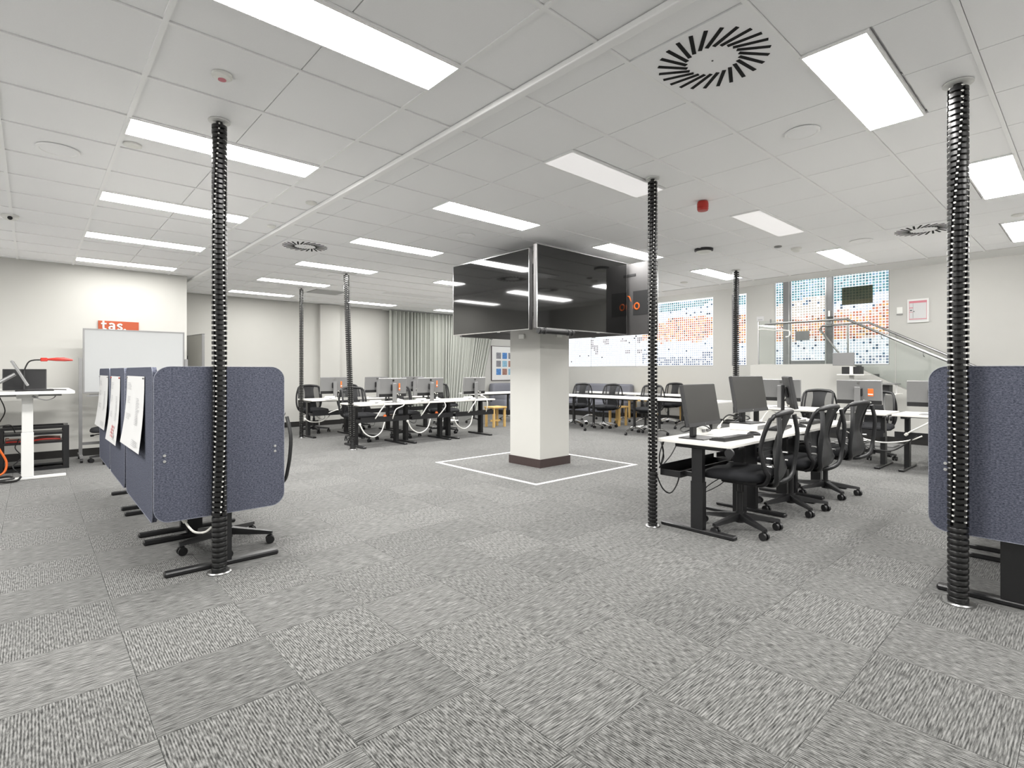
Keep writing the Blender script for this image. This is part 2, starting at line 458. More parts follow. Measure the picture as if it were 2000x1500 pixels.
for n, (d, (x0, x1, y0, y1)) in enumerate(tiles):
    if n < 295 and d < 99:
        key = (round(x1 - x0, 3), round(y1 - y0, 3))
        if key not in ctm: ctm[key] = MB().box((GX, GY, 0), (key[0] - GX, key[1] - GY, .02)).mesh('ceiling_tile', 'ceil_tile', 0)
        link('ceiling_tile', ctm[key], ceiling, (x0, y0, CEIL + .008))
    else: restc.box((x0 + GX, y0 + GY, CEIL + .008), (x1 - GX, y1 - GY, CEIL + .028))
restc.build('ceiling_tiles_beyond', 'ceil_tile', ceiling, 0)['kind'] = 'stuff'
for v in vvs[1:-1]:
    MB().box((XMIN, v - .011, CEIL), (9.25, v + .011, CEIL + .012)).build('ceiling_bar', 'tee', ceiling, 0)
for u in us[1:-1]:
    w = .012 if abs(u - UL) < .01 or abs(u - UL - 1.2) < .01 or abs(u - UL + .6) < .01 else .0035
    if abs(u - TRIM) < .01: continue
    MB().box((u - w, YMIN, CEIL + (.016 if w < .01 else -.0005)), (u + w, YF, CEIL + (.028 if w < .01 else .0115))).build('ceiling_bar', 'tee', ceiling, 0)
MB().box((9.25, YMIN, CEIL), (XE, YF, CEIL + .03)).build('plaster_margin', 'white_paint', ceiling, 0)
struct('trim_1', MB().rbox((TRIM - .028, YMIN, CEIL - .03), (TRIM + .028, YF, CEIL + .005), .006), 'tee', 'long white trim running across the ceiling tiles')

# light panels -------------------------------------------------------------
frame_mb = MB()
frame_mb.box((0, 0, -.0045), (1.2, .012, .018)).box((0, .288, -.0045), (1.2, .30, .018)).box((0, .012, -.0045), (.012, .288, .018)).box((1.188, .012, -.0045), (1.2, .288, .018))
frame_me = frame_mb.mesh('frame', 'tee', 0)
diff_me = {}
for k in ('on', 'low', 'dim', 'off'):
    mb = MB().box((.012, .012, -.0040), (1.188, .288, .016))
    mb.m = [1 if f == (0, 3, 2, 1) else 0 for f in mb.f]
    diff_me[k] = mb.mesh('diffuser', ['tee', 'lamp_' + k], 0)
ORD = {-2: 'nearest', -1: 'first', 0: 'second', 1: 'third', 2: 'fourth', 3: 'fifth', 4: 'sixth', 5: 'seventh'}
LANE = {'a': 'in the whiteboard lane', 'b': 'in the lane beside the ceiling trim',
        'c': 'in the lane over the wall screens', 'd': 'in the lane nearest the windows', 'e': 'left of the whiteboard lane', 'z': 'added behind the viewer'}
for lx, ly, st, lane, k in LIGHTS:
    lab = {'on': 'lit white ceiling light panel, ', 'low': 'lit white ceiling light panel, ', 'dim': 'dim pinkish ceiling light panel, ', 'off': 'unlit flat ceiling light panel, '}[st]
    if lane == 'e' or lane == 'z':
        t = thing('ceiling_light', 'lit ceiling light panel out of view ' + LANE[lane] + ', ' + (ORD[k] if lane == 'e' else ('nearest the left', 'second from the left', 'third from the left', 'nearest the windows')[int(round((lx - UL) / 2.4))]), 'ceiling light', (lx, ly, CEIL), 0, 'ceiling lights out of view ' + LANE[lane])
    else:
        t = thing('ceiling_light', lab + ORD[k] + ' ' + LANE[lane], 'ceiling light', (lx, ly, CEIL), 0, 'ceiling light panels')
    link('frame', frame_me, t); link('diffuser', diff_me[st], t)
# unseen tube lights added to brighten the stair void and window wall
for bi, y in enumerate((-1.5, 1.0, 3.6, 6.5, 9.5)):
    t = thing('added_void_light', 'added unseen batten light brightening the stair void, %s from the viewer' % ('first', 'second', 'third', 'fourth', 'fifth')[bi], 'ceiling light', (11.0, y, ZTOP), 0, 'added batten lights over the stair')
    MB().box((-.08, 0, -.03), (.08, 1.2, 0)).build('housing', 'white_paint', t, 0)
    MB().box((-.07, .01, -.045), (.07, 1.19, -.031)).build('tube', 'lamp_void_fill', t, 0)

# swirl vents ----------------------------------------------------------------
slot_me = MB().box((-.0095, 0, -.0015), (.0095, .155, .004)).mesh('slot', 'vent_dark', 0)
vlab = ['square swirl air vent with black slots closest to the viewer', 'square swirl air vent above the far left desks', 'square swirl air vent near the mosaic window wall']
for n, (vx, vy, kind) in enumerate(VENTS):
    if kind == 'swirl':
        t = thing('air_vent', vlab[n], 'vent', (vx, vy, CEIL), 0, 'swirl air vents')
        MB().box((-.297, -.297, .001), (.297, .297, .014)).build('plate', 'ceil_tile', t, 0)
        for k in range(24):
            a = 2 * math.pi * k / 24
            o = link('slot', slot_me, t, (.125 * math.cos(a), .125 * math.sin(a), 0))
            o.rotation_euler = (0, 0, a - R(90) + R(38))
        MB().cyl((0, 0, -.001), (0, 0, .003), .005, n=10).build('screw', 'dark_grey', t)
    else:
        t = thing('return_air_grille', 'plain grey square return air grille above the far left desks', 'vent', (vx, vy, CEIL))
        MB().box((-.297, -.297, -.001), (.297, .297, .014)).build('plate', 'vent_grey', t, 0)
# ceiling speakers & detectors ------------------------------------------------
def speaker(x, y, r, label):
    t = thing('ceiling_speaker', label, 'speaker', (x, y, CEIL), 0, 'round ceiling speakers')
    MB().lathe([(r * .80, -.001), (r * .84, -.006), (r * .97, -.005), (r, 0), (r, .004), (r * .8, .004)], 36).build('rim', 'tee', t)
    MB().lathe([(.001, -.004), (r * .5, -.004), (r * .82, -.002), (r * .82, .004)], 36).build('grille', 'ceil_tile', t)
speaker(.135, 4.95, .125, 'round white ceiling speaker at far left above the blue screens')
speaker(3.755, 1.31, .105, 'round white ceiling speaker beside the big bright panel')
speaker(7.42, 1.93, .12, 'round white ceiling speaker close to the mosaic windows')
speaker(3.73, 4.93, .11, 'round ceiling speaker just before the hanging wall screens')
speaker(3.72, 8.5, .11, 'round ceiling speaker above the far left desks')
def detector(name, x, y, r, h, label, mat='white_plastic', ring=None, cat='detector'):
    t = thing(name, label, cat, (x, y, CEIL))
    MB().lathe([(r, .006), (r, -h * .35), (r * .85, -h * .5)], 24).build('base', ring or mat, t)
    MB().lathe([(r * .84, -h * .4), (r * .8, -h * .7), (r * .5, -h), (.001, -h)], 24).build('dome', mat, t)
    return t
t = detector('smoke_detector', .746, 3.12, .05, .02, 'round white detector with a red lens above the blue screens')
MB().cyl((0, 0, -.0205), (0, 0, -.024), .02, n=16).build('red_lens', 'print_pink', t)
detector('smoke_detector', .515, 4.50, .055, .012, 'flat round white disc beside the second left light panel')
detector('smoke_detector', 1.93, 4.93, .05, .015, 'small round white detector beside the ceiling trim')
detector('smoke_detector', 1.92, 6.01, .045, .02, 'smaller white detector further along the ceiling trim')
t = detector('ceiling_camera', -.168, 7.38, .07, .04, 'white dome camera with black lens at far left edge', cat='camera')
MB().cyl((0, -.035, -.02), (0, -.06, -.032), .02, n=12).build('lens', 'black_plastic', t)
detector('wireless_access_point', 6.42, 3.42, .115, .055, 'black and white round access point on the ceiling', 'white_plastic', 'black_plastic', 'access point')
detector('smoke_detector', 7.25, 2.60, .06, .045, 'white smoke detector near the far right light panel')
detector('motion_sensor', 6.98, 2.72, .045, .012, 'flat dark sensor beside the white smoke detector', 'mid_grey', cat='sensor')
detector('smoke_detector', 8.57, 4.94, .06, .015, 'small white disc near the edge of the tiled ceiling')
detector('smoke_detector', 7.35, .55, .05, .015, 'small white detector beside the far right panel near the pole')
t = thing('fire_alarm_sounder', 'red fire alarm sounder hanging from the ceiling', 'alarm', (4.60, 2.46, CEIL))
MB().lathe([(.045, 0), (.05, -.02), (.05, -.055)], 24).build('base', 'red', t)
MB().lathe([(.047, -.055), (.05, -.07), (.044, -.085), (.001, -.088)], 24).build('horn', 'red', t)

# ------------------------------------------------------------------ mosaic windows
def mix(a, b_, t): return tuple(a[i] * (1 - t) + b_[i] * t for i in range(3))
def h2(i, j, s=0):
    x = math.sin(i * 127.1 + j * 311.7 + s * 74.7) * 43758.5453
    return x - math.floor(x)
def vn(x, y, s=0):
    i, j = math.floor(x), math.floor(y); fx, fy = x - i, y - j
    fx, fy = fx * fx * (3 - 2 * fx), fy * fy * (3 - 2 * fy)
    return (h2(i, j, s) * (1 - fx) + h2(i + 1, j, s) * fx) * (1 - fy) + (h2(i, j + 1, s) * (1 - fx) + h2(i + 1, j + 1, s) * fx) * fy
PIT = 0.0565
def mosaic_col(i, j, y, z, style):
    a = h2(i, j, 3); n = vn(i * .16, j * .22, 5) - .5; f = z + n * .28 - (.10 if style == 'left' else 0)
    pale = mix((.58, .66, .76), (.70, .73, .76), h2(i, j, 8))
    if style == 'left' and y > 8.4: # left end nearly white with a few grey dots
        if 1.75 < z < 2.2 and vn(i * .3, j * .35, 9) > .62 and y < 10.2: return mix((.10, .09, .11), (.45, .42, .45), a)
        return (.02, .03, .05) if a > .992 else mix((.68, .74, .82), (.78, .82, .87), a)
    if z < SILL + (.34 if style == 'left' else .14) and vn(i * .2, j * .3, 11) > (.46 if style == 'left' else .42): return mix((.035, .065, .14), (.22, .28, .38), a) if a > .25 else (.55, .58, .62)
    if f > (2.76 if style != 'left' else 2.80): return mix((.02, .12, .16), (.16, .42, .47), a) if (a > .25 and style != 'left' or vn(i * .12, j * .2, 2) > .62) else mix((.22, .40, .56), (.48, .58, .66), a)
    if 1.90 < f < 2.50:
        e = min(f - 1.90, 2.50 - f) / .30
        if a > .90: return mix((.10, .025, .012), (.30, .11, .03), h2(i, j, 4))
        if a < e + .30: return mix((.66, .20, .07), (.50, .19, .13), h2(i, j, 6)) if h2(i, j, 7) > .38 else (.72, .38, .11)
        return (.64, .50, .42)
    if a > .925: return mix((.012, .03, .07), (.07, .17, .28), h2(i, j, 4))
    if a < .03: return (.95, .95, .95)
    if style == 'door' and 2.46 < z < 2.95: return mix((.55, .50, .42), (.64, .60, .53), h2(i, j, 8))
    return pale
def mosaic(name, y0, y1, z0, z1, label, style, x=XW + .05):
    w = thing(name, label, None, (0, 0, 0)); del w['label']; tag(w, label, None, None, 'structure')
    MB().box((x, y0, z0), (x + .01, y1, z1)).build('film_pane', 'film_base', w, 0)
    me = bpy.data.meshes.new('mosaic_squares'); vs, fs, cs = [], [], []
    ny, nz = int((y1 - y0) / PIT), int((z1 - z0) / PIT)
    oy = (y1 - y0 - ny * PIT) / 2
    for i in range(ny):
        for j in range(nz):
            a = y0 + oy + i * PIT + .006; b_ = z0 + .01 + j * PIT + .006; s = PIT - .012
            n = len(vs)
            vs += [(x - .0015, a, b_), (x - .0015, a, b_ + s), (x - .0015, a + s, b_ + s), (x - .0015, a + s, b_)]
            fs.append((n, n + 1, n + 2, n + 3))
            ii, jj = int(round(a / PIT)), int(round(b_ / PIT))
            cs.append(mosaic_col(ii, jj, a, b_, style))
    me.from_pydata(vs, [], fs); me.materials.append(MATS['film'])
    at = me.color_attributes.new('tint', 'FLOAT_COLOR', 'CORNER')
    buf = []
    for c in cs: buf += [*c, 1.0] * 4
    at.data.foreach_set('color', buf)
    o = link('mosaic_squares', me, w); o['kind'] = 'stuff'
    return w
w1 = mosaic('window_1', 6.345, 11.59, SILL + .008, 3.08, 'long window with dotted mosaic film behind the hanging screens', 'left')
MB().box((XW + .02, 6.335, SILL), (XW + .06, 11.6, SILL + .012)).box((XW + .02, 6.335, SILL), (XW + .06, 6.347, 3.08)).build('window_frame', 'alu_frame', w1, 0)
for y in (8.62, 10.2): MB().box((XW + .044, y - .003, SILL), (XW + .052, y + .003, 3.08)).build('pane_joint', 'mid_grey', w1, 0)
w2 = mosaic('window_2', 5.53, 5.80, SILL + .008, 3.08, 'narrow mosaic film window beside the cable spine', 'mid')
MB().box((XW - .01, 5.79, SILL), (XW + .06, 5.86, 3.08)).box((XW + .02, 5.52, SILL), (XW + .06, 5.80, SILL + .012)).build('window_frame', 'alu_frame', w2, 0)
w3 = mosaic('window_3', 2.75, 3.72, SILL + .01, 3.38, 'tall mosaic film window beside the framed notice', 'right')
MB().box((XW + .02, 2.74, SILL), (XW + .06, 2.752, 3.38)).box((XW + .02, 2.74, SILL), (XW + .06, 3.73, SILL + .012)).build('window_frame', 'alu_frame', w3, 0)
MB().box((XW + .028, 3.02, 2.62), (XW + .038, 3.56, 2.98)).build('tinted_panel', 'glass_tint', w3, 0)
w4 = mosaic('door_1', 3.86, 4.55, SILL + .10, 3.38, 'mosaic film door with dark grey frame at the stair landing', 'door')
fr = MB().box((XW - .02, 3.72, SILL), (XW + .06, 3.86, 3.38)).box((XW - .02, 4.55, SILL), (XW + .06, 4.70, 3.38)).box((XW - .01, 3.86, SILL), (XW + .055, 4.55, SILL + .10))
fr.build('door_frame', 'alu_frame', w4, 0)
MB().box((XW - .02, 3.83, SILL), (XW - .03, 3.86, 3.38)).box((XW - .02, 4.56, SILL), (XW - .03, 4.58, 3.38)).build('frame_edge', 'steel', w4, 0)
MB().box((XW + .02, 4.18, 1.93), (XW + .045, 4.46, 2.13)).build('notice_panel', 'mid_grey', w4, 0)
MB().box((XW - .06, 3.70, 2.32), (XW - .02, 3.80, 2.40)).build('door_closer', 'dark_grey', w4, 0)
MB().box((XW - .05, 3.76, 2.36), (XW - .02, 3.79, 2.52)).build('door_handle', 'white_plastic', w4, 0)
w5 = mosaic('window_4', 4.70, 4.875, SILL + .008, 3.38, 'slim mosaic film strip at the left of the landing door', 'door')

# ------------------------------------------------------------------ landing, stair, balustrade
XL = 11.25
land = MB()
n_st = 8; rise = 1.38 / n_st; go = 0.30
prof = [(4.95, 0), (4.95, 1.38), (3.20, 1.38)]
for k in range(1, n_st):
    prof += [(3.20 - go * (k - 1), 1.38 - rise * k), (3.20 - go * k, 1.38 - rise * k)]
prof += [(3.20 - go * (n_st - 1), 0)]
stair = thing('raised_landing', 'raised cream landing with steps in front of the mosaic door', 'landing', (0, 0, 0))
MB().prism(prof, XL + .10, XW - .002, 'x').build('step_block', 'landing_carpet', stair, 0)
MB().prism([(4.95, 0), (4.95, 1.40), (3.20, 1.40), (3.08, 1.38), (.92, .22), (.80, .0)], XL, XL + .098, 'x').build('stringer_wall', 'wall', stair, 0)
MB().box((XL - .010, .80, 0), (XL - .0005, 4.95, .11)).build('skirting', 'skirting', stair, 0)
MB().box((XL - .004, .80, 0), (XL + .1, 4.96, .001)).build('shadow_line', 'skirting', stair, 0)
gl = thing('glass_balustrade', 'frameless glass balustrade along the landing and stair', 'balustrade', (0, 0, 0))
MB().prism([(4.79, 1.41), (4.79, 2.30), (3.24, 2.30), (3.24, 1.41)], XL + .03, XL + .042, 'x').build('glass_panel', 'glass', gl, 0)
MB().prism([(3.22, 1.41), (3.22, 2.30), (2.42, 1.87), (2.42, 1.04)], XL + .03, XL + .042, 'x').build('glass_panel', 'glass', gl, 0)
MB().prism([(2.40, 1.03), (2.40, 1.86), (.9, 1.05), (.9, .24)], XL + .03, XL + .042, 'x').build('glass_panel', 'glass', gl, 0)
MB().box((XL + .026, 4.78, 1.40), (XL + .046, 4.80, 2.30)).build('end_post', 'steel', gl, 0)
hr = thing('handrail', 'stainless steel handrail on the near side of the stair', 'handrail', (0, 0, 0))
MB().tube([(XL - .05, 4.62, 2.23), (XL - .05, 3.15, 2.23), (XL - .05, .95, 1.03)], .021, 10).build('rail', 'steel', hr)
for y in (4.3, 3.4, 2.6, 2.0, 1.4):
    z = 2.23 if y > 3.15 else 2.23 - (3.15 - y) * .545
    MB().tube([(XL - .05, y, z - .02), (XL - .05, y, z - .07), (XL + .0, y, z - .09), (XL + .028, y, z - .09)], .008, 6).build('bracket', 'steel', hr)
hr2 = thing('handrail', 'stainless steel handrail against the window wall of the stair', 'handrail', (0, 0, 0))
MB().tube([(12.2, 3.40, 1.40), (12.2, 3.92, 2.14), (12.2, 3.86, 2.20), (12.2, 3.05, 2.22), (12.2, .95, 1.07)], .021, 10).build('rail', 'steel', hr2)
MB().tube([(12.2, 3.40, 1.38), (12.2, 3.40, 2.20)], .018, 10).build('post', 'steel', hr2)
for y in (2.6, 1.8):
    z = 2.22 - (3.05 - y) * .547
    MB().tube([(12.2, y, z - .02), (12.2, y, z - .07), (12.34, y, z - .09)], .008, 6).build('bracket', 'steel', hr2)
ch = thing('door_pull', 'curved white pull rail at the left end of the balustrade', 'handle', (XL - .04, 4.62, 2.1))
MB().tube(smooth_pts([(0, .14, .02), (0, .05, .03), (0, -.15, .0), (0, -.42, -.02), (0, -.48, -.06), (0, -.46, -.14), (0, -.40, -.15)]), .013, 8).build('rail', 'white_plastic', ch)
# framed notice and switch on the window wall
nt_ = thing('framed_notice', 'framed evacuation notice with pink borders on the window wall', 'notice', (XW, 2.285, 2.40))
MB().box((-.02, -.165, -.22), (-.001, .165, .22)).build('frame', 'white_paint', nt_, 0)
MB().box((-.0215, -.135, -.19), (-.020, .135, .19)).build('paper', 'paper', nt_, 0)
pr = MB().box((-.023, -.135, .145), (-.0216, .135, .185)).box((-.023, -.135, -.165), (-.0216, .135, -.15)).box((-.023, .075, .05), (-.0216, .135, .065)).box((-.023, .075, -.03), (-.0216, .135, -.022)).box((-.023, -.134, -.15), (-.0216, -.128, .145)).box((-.023, .128, -.15), (-.0216, .134, .145))
pr.build('pink_border', 'print_pink', nt_, 0)
MB().box((-.023, .073, -.14), (-.0216, .076, .145)).box((-.023, .05, -.02), (-.0216, .07, -.005)).box((-.023, .09, .0), (-.0216, .12, .02)).build('plan_lines', 'print_dark', nt_, 0)
sw = thing('wall_switch', 'small cream switch plate beside the framed notice', 'switch', (XW, 2.57, 2.43))
MB().box((-.01, -.045, -.06), (-.001, .045, .06)).build('plate', 'white_plastic', sw, 0)
MB().box((-.014, -.015, -.015), (-.0105, .015, .02)).build('rocker', 'white_plastic', sw, 0)
MB().box((-.016, -.05, -.085), (-.001, .05, -.075)).build('lip', 'mid_grey', sw, 0)
sg = thing('wall_sign', 'small white sign with grey print left of the landing door', 'sign', (XW, 5.2, 2.46))
MB().box((-.006, -.08, -.05), (-.001, .08, .05)).build('plate', 'paper', sg, 0)
MB().box((-.0075, -.05, -.035), (-.0062, .05, -.012)).build('print', 'print_grey', sg, 0)
sg = thing('door_reader', 'slim grey card reader beside the landing door', 'reader', (XW, 4.97, 2.37))
MB().box((-.012, -.015, -.06), (-.001, .015, .06)).build('case', 'silver_plastic', sg, 0)
MB().box((-.014, -.006, -.04), (-.0121, .006, -.02)).build('lens', 'dark_grey', sg, 0)

# ------------------------------------------------------------------ column with four wall screens
CX0, CX1, CY0, CY1 = 4.905, 5.47, 4.885, 5.47
cl = thing('square_column', 'cream square column standing inside the taped floor square', 'column', (0, 0, 0))
MB().rbox((CX0, CY0, 0), (CX1, CY1, CEIL + .02), .004, 1).build('shaft', 'wall', cl, 0)
MB().box((CX0 - .012, CY0 - .012, 0), (CX1 + .012, CY1 + .012, .11)).build('skirting', 'skirting_brown', cl, 0)
for lab, a in (('left', 0), ('right', 1)):
    if a == 0: o = MB().rbox((CX0 - .025, 5.17, 1.70), (CX0 - .001, 5.27, 1.76), .004, 1).build('socket_plate', 'white_plastic', cl, 0)
    else: o = MB().rbox((5.21, CY0 - .025, 1.72), (5.31, CY0 - .001, 1.80), .004, 1).build('socket_plate', 'white_plastic', cl, 0)
MB().box((4.62, 4.62, 2.55), (CX0 - .001, CY1, 2.6)).box((4.62, 4.62, 1.95), (CX0 - .001, CY1, 2.0)).box((CX0, 4.5, 1.95), (CX1, CY0 - .001, 2.0)).box((CX0, 4.5, 2.55), (CX1, CY0 - .001, 2.6)).box((CX1 + .001, CY0, 1.95), (5.86, CY1, 2.0)).box((CX1 + .001, CY0, 2.55), (5.86, CY1, 2.6)).box((CX0, CY1 + .001, 2.0), (CX1, 5.85, 2.05)).box((CX0, CY1 + .001, 2.5), (CX1, 5.85, 2.55)).build('mount_arms', 'mid_grey', cl, 0)
# cable conduit seen through the gap between the screens
cb = thing('cable_duct', 'white vertical cable duct in the gap between the two front screens', 'duct', (4.45, 4.42, 1.80))
MB().rbox((0, 0, .0), (.10, .10, .90), .01).build('duct', 'white_paint', cb)
MB().rbox((-.012, -.012, .06), (.06, .06, .42), .01).build('junction_box', 'white_plastic', cb)
MB().tube(smooth_pts([(-.01, .02, .80), (-.03, .0, .62), (-.02, -.01, .52), (-.03, .0, .36)]), .007, 6).build('cable', 'black_cable', cb)
MB().tube(smooth_pts([(-.01, .02, .56), (-.03, -.01, .50), (-.015, -.02, .42)]), .009, 6).build('cable_loop', 'white_cable', cb)
def tv(label, loc, rz, w, hgt=.955, mat_back='tv_back'):
    t = thing('wall_screen', label, 'screen', loc, rz, 'large wall screens on the column')
    MB().rbox((0, .005, 0), (w, .055, hgt), .006).build('housing', mat_back, t)
    MB().box((0, -.004, 0), (w, .004, .010)).box((0, -.004, hgt - .008), (w, .004, hgt)).box((0, -.004, .010), (.008, .004, hgt - .008)).box((w - .008, -.004, .010), (w, .004, hgt - .008)).build('bezel', 'chrome', t, 0)
    MB().box((.008, -.002, .010), (w - .008, .0045, hgt - .008)).build('glass', 'tv_glass', t, 0)
    MB().rbox((w * .36, .055, .08), (w * .9, .085, hgt * .6), .01).build('back_box', mat_back, t)
    MB().box((w * .18, .0555, hgt - .17), (w * .82, .062, hgt - .14)).build('vent_strip', 'dark_grey', t, 0)
    MB().box((w * .5, .085, .2), (w * .56, .20, .75)).build('wall_bracket', 'black_metal', t, 0)
    MB().box((w * .62, -.006, -.008), (w * .66, .004, .0)).build('logo_tab', 'chrome', t, 0)
    return t
tv('black wall screen on the left of the column facing the whiteboard', (4.31, 5.98, 1.752), R(-90), 1.51)
tv('black wall screen on the front of the column above the sound bar', (4.215, 4.25, 1.752), 0, 1.695)
tb = tv('wall screen on the window side seen from its grey back', (6.03, 3.85, 1.752), R(90), 1.66)
tv('wall screen on the hidden far side of the column', (6.17, 6.16, 1.752), R(180), 1.62)
MB().box((.10, .056, .26), (.34, .060, .58)).build('cable_recess', 'dark_grey', tb, 0)
oc = thing('orange_cable_coil', 'coiled orange cable hanging on the back of the window side screen', 'cable', (5.985, 4.13, 2.13))
MB().tube([(0, .062 * math.cos(a * .3), .072 * math.sin(a * .3)) for a in range(21)], .014, 6, closed=True).build('coil', 'orange', oc)
MB().tube([(-.012, .036 * math.cos(a * .3), .04 * math.sin(a * .3)) for a in range(21)], .012, 6, closed=True).build('coil_inner', 'orange', oc)
MB().tube(smooth_pts([(.0, .09, .06), (-.01, .12, .13), (0, .16, .15)]), .010, 6).build('tail', 'orange', oc)
vb = thing('video_bar', 'black tubular sound and camera bar under the front screen', 'sound bar', (4.22, 4.235, 1.72))
MB().cyl((0, 0, 0), (.60, 0, 0), .030, n=16).build('body', 'black_plastic', vb)
for x in (.03, .10, .50, .57): MB().cyl((x - .012, 0, 0), (x + .012, 0, 0), .036, n=16).build('end_ring', 'dark_grey', vb)
MB().cyl((.12, 0, .028), (.12, 0, .04), .012, n=10).build('mount_foot', 'black_metal', vb)
# taped square
tp = thing('floor_tape_square', 'white tape square on the carpet around the column', 'floor tape', (0, 0, 0))
S0x, S1x, S0y, S1y, tw = 4.14, 6.07, 4.185, 6.17, .05
MB().box((S0x, S0y, .0), (S1x, S0y + tw, .0015)).build('tape_strip', 'tape', tp, 0)
MB().box((S0x, S1y - tw, .0), (S1x, S1y, .0015)).build('tape_strip', 'tape', tp, 0)
MB().box((S0x, S0y + tw, .0), (S0x + tw, S1y - tw, .0015)).build('tape_strip', 'tape', tp, 0)
MB().box((S1x - tw, S0y + tw, .0), (S1x, S1y - tw, .0015)).build('tape_strip', 'tape', tp, 0)

# ------------------------------------------------------------------ cable spines from floor to ceiling
def spine_link(r, closed, pitch, peg=1.0):
    mb = MB(); h = pitch * .74
    if closed:
        mb.lathe([(r * .72, 0), (r * .95, .001), (r, h * .2), (r, h * .8), (r * .95, h), (r * .72, h)], 20)
        mb.lathe([(r * .70, h), (r * .70, pitch)], 14)
    else:
        nl, seg = 4, 4
        for q in range(nl):
            a0 = 2 * math.pi * q / nl; span = R(70); vs = []; ri = r * .66
            for k in range(seg + 1):
                a = a0 - span / 2 + span * k / seg; c, s = math.cos(a), math.sin(a)
                vs += [(ri * c, ri * s, 0), (r * c, r * s, h * .08), (r * c, r * s, h * .92), (ri * c, ri * s, h)]
            fs = []
            for k in range(seg):
                b0, b1 = 4 * k, 4 * k + 4
                for e in range(4): fs.append((b0 + e, b0 + (e + 1) % 4, b1 + (e + 1) % 4, b1 + e))
            fs += [(0, 1, 2, 3), (4 * seg + 3, 4 * seg + 2, 4 * seg + 1, 4 * seg)]
            mb.add(vs, fs, 0)
            g = a0 + math.pi / nl; c, s = math.cos(g), math.sin(g)
            m4 = Matrix.Translation((r * .78 * c, r * .78 * s, h * 1.10)) @ Matrix.Rotation(g, 4, 'Z')
            mb.cbox((0, 0, 0), (r * .20, r * .20 * peg, pitch * .26 * peg), 1, m4)
        mb.lathe([(r * .68, h * .3), (r * .68, h * .7)], 12)
    return mb.mesh('spine_link', ['link_black', 'white_plastic'], 30)
def spine(label, x, y, r, top=None, pitch=.0315, nclosed=12, phase=0.0, bend=0.0, peg=1.0):
    t = thing('cable_spine', label, 'cable spine', (x, y, 0), 0, 'black cable spines running up to the ceiling')
    MB().lathe([(r * 1.6, 0), (r * 1.6, .006), (r * 1.45, .012), (r * .8, .013)], 28).build('base_disc', 'steel', t)
    MB().lathe([(r * 1.0, CEIL - .001), (r * 1.45, CEIL - .001), (r * 1.45, CEIL + .005)], 28).build('ceiling_collar', 'white_paint', t)
    op, cs = spine_link(r, False, pitch, peg), spine_link(r, True, pitch)
    z, k = .013, 0; tw_ = phase; dx, dy = top if top else (0, 0)
    pts = []
    while z < CEIL - pitch * .9:
        f = z / CEIL; w = f + bend * math.sin(f * math.pi)
        o = link('spine_link', cs if k < nclosed else op, t, (dx * w, dy * w, z))
        tw_ += R(2.2) * math.sin(k * .09 + phase) + R(.8)
        o.rotation_euler = (0, 0, tw_)
        if k % 4 == 0: pts.append((dx * w, dy * w, z))
        z += pitch; k += 1
    pts.append((dx, dy, CEIL - .001))
    MB().tube(pts, r * .45, 8).build('core_cable', 'black_cable', t)
    return t
spine('black cable spine rising in front of the left blue screen', .872, 3.712, .0435, nclosed=11, phase=.3)
spine('black cable spine rising in front of the right blue screen', 3.752, .518, .0475, nclosed=13, phase=1.2)
spine('black cable spine at the end of the desk with grey monitors', 3.755, 2.445, .038, nclosed=14, phase=2.1)
spine('leaning black cable spine at the front row of far left desks', 3.83, 8.07, .045, top=(-.075, .075), nclosed=6, phase=.8, bend=.06, peg=.6)
spine('black cable spine at the rear row of far left desks', 3.78, 10.14, .038, nclosed=8, phase=1.7, peg=.6)
spine('black cable spine in front of the mosaic windows', 8.14, 3.80, .045, nclosed=8, phase=2.6, peg=.4)

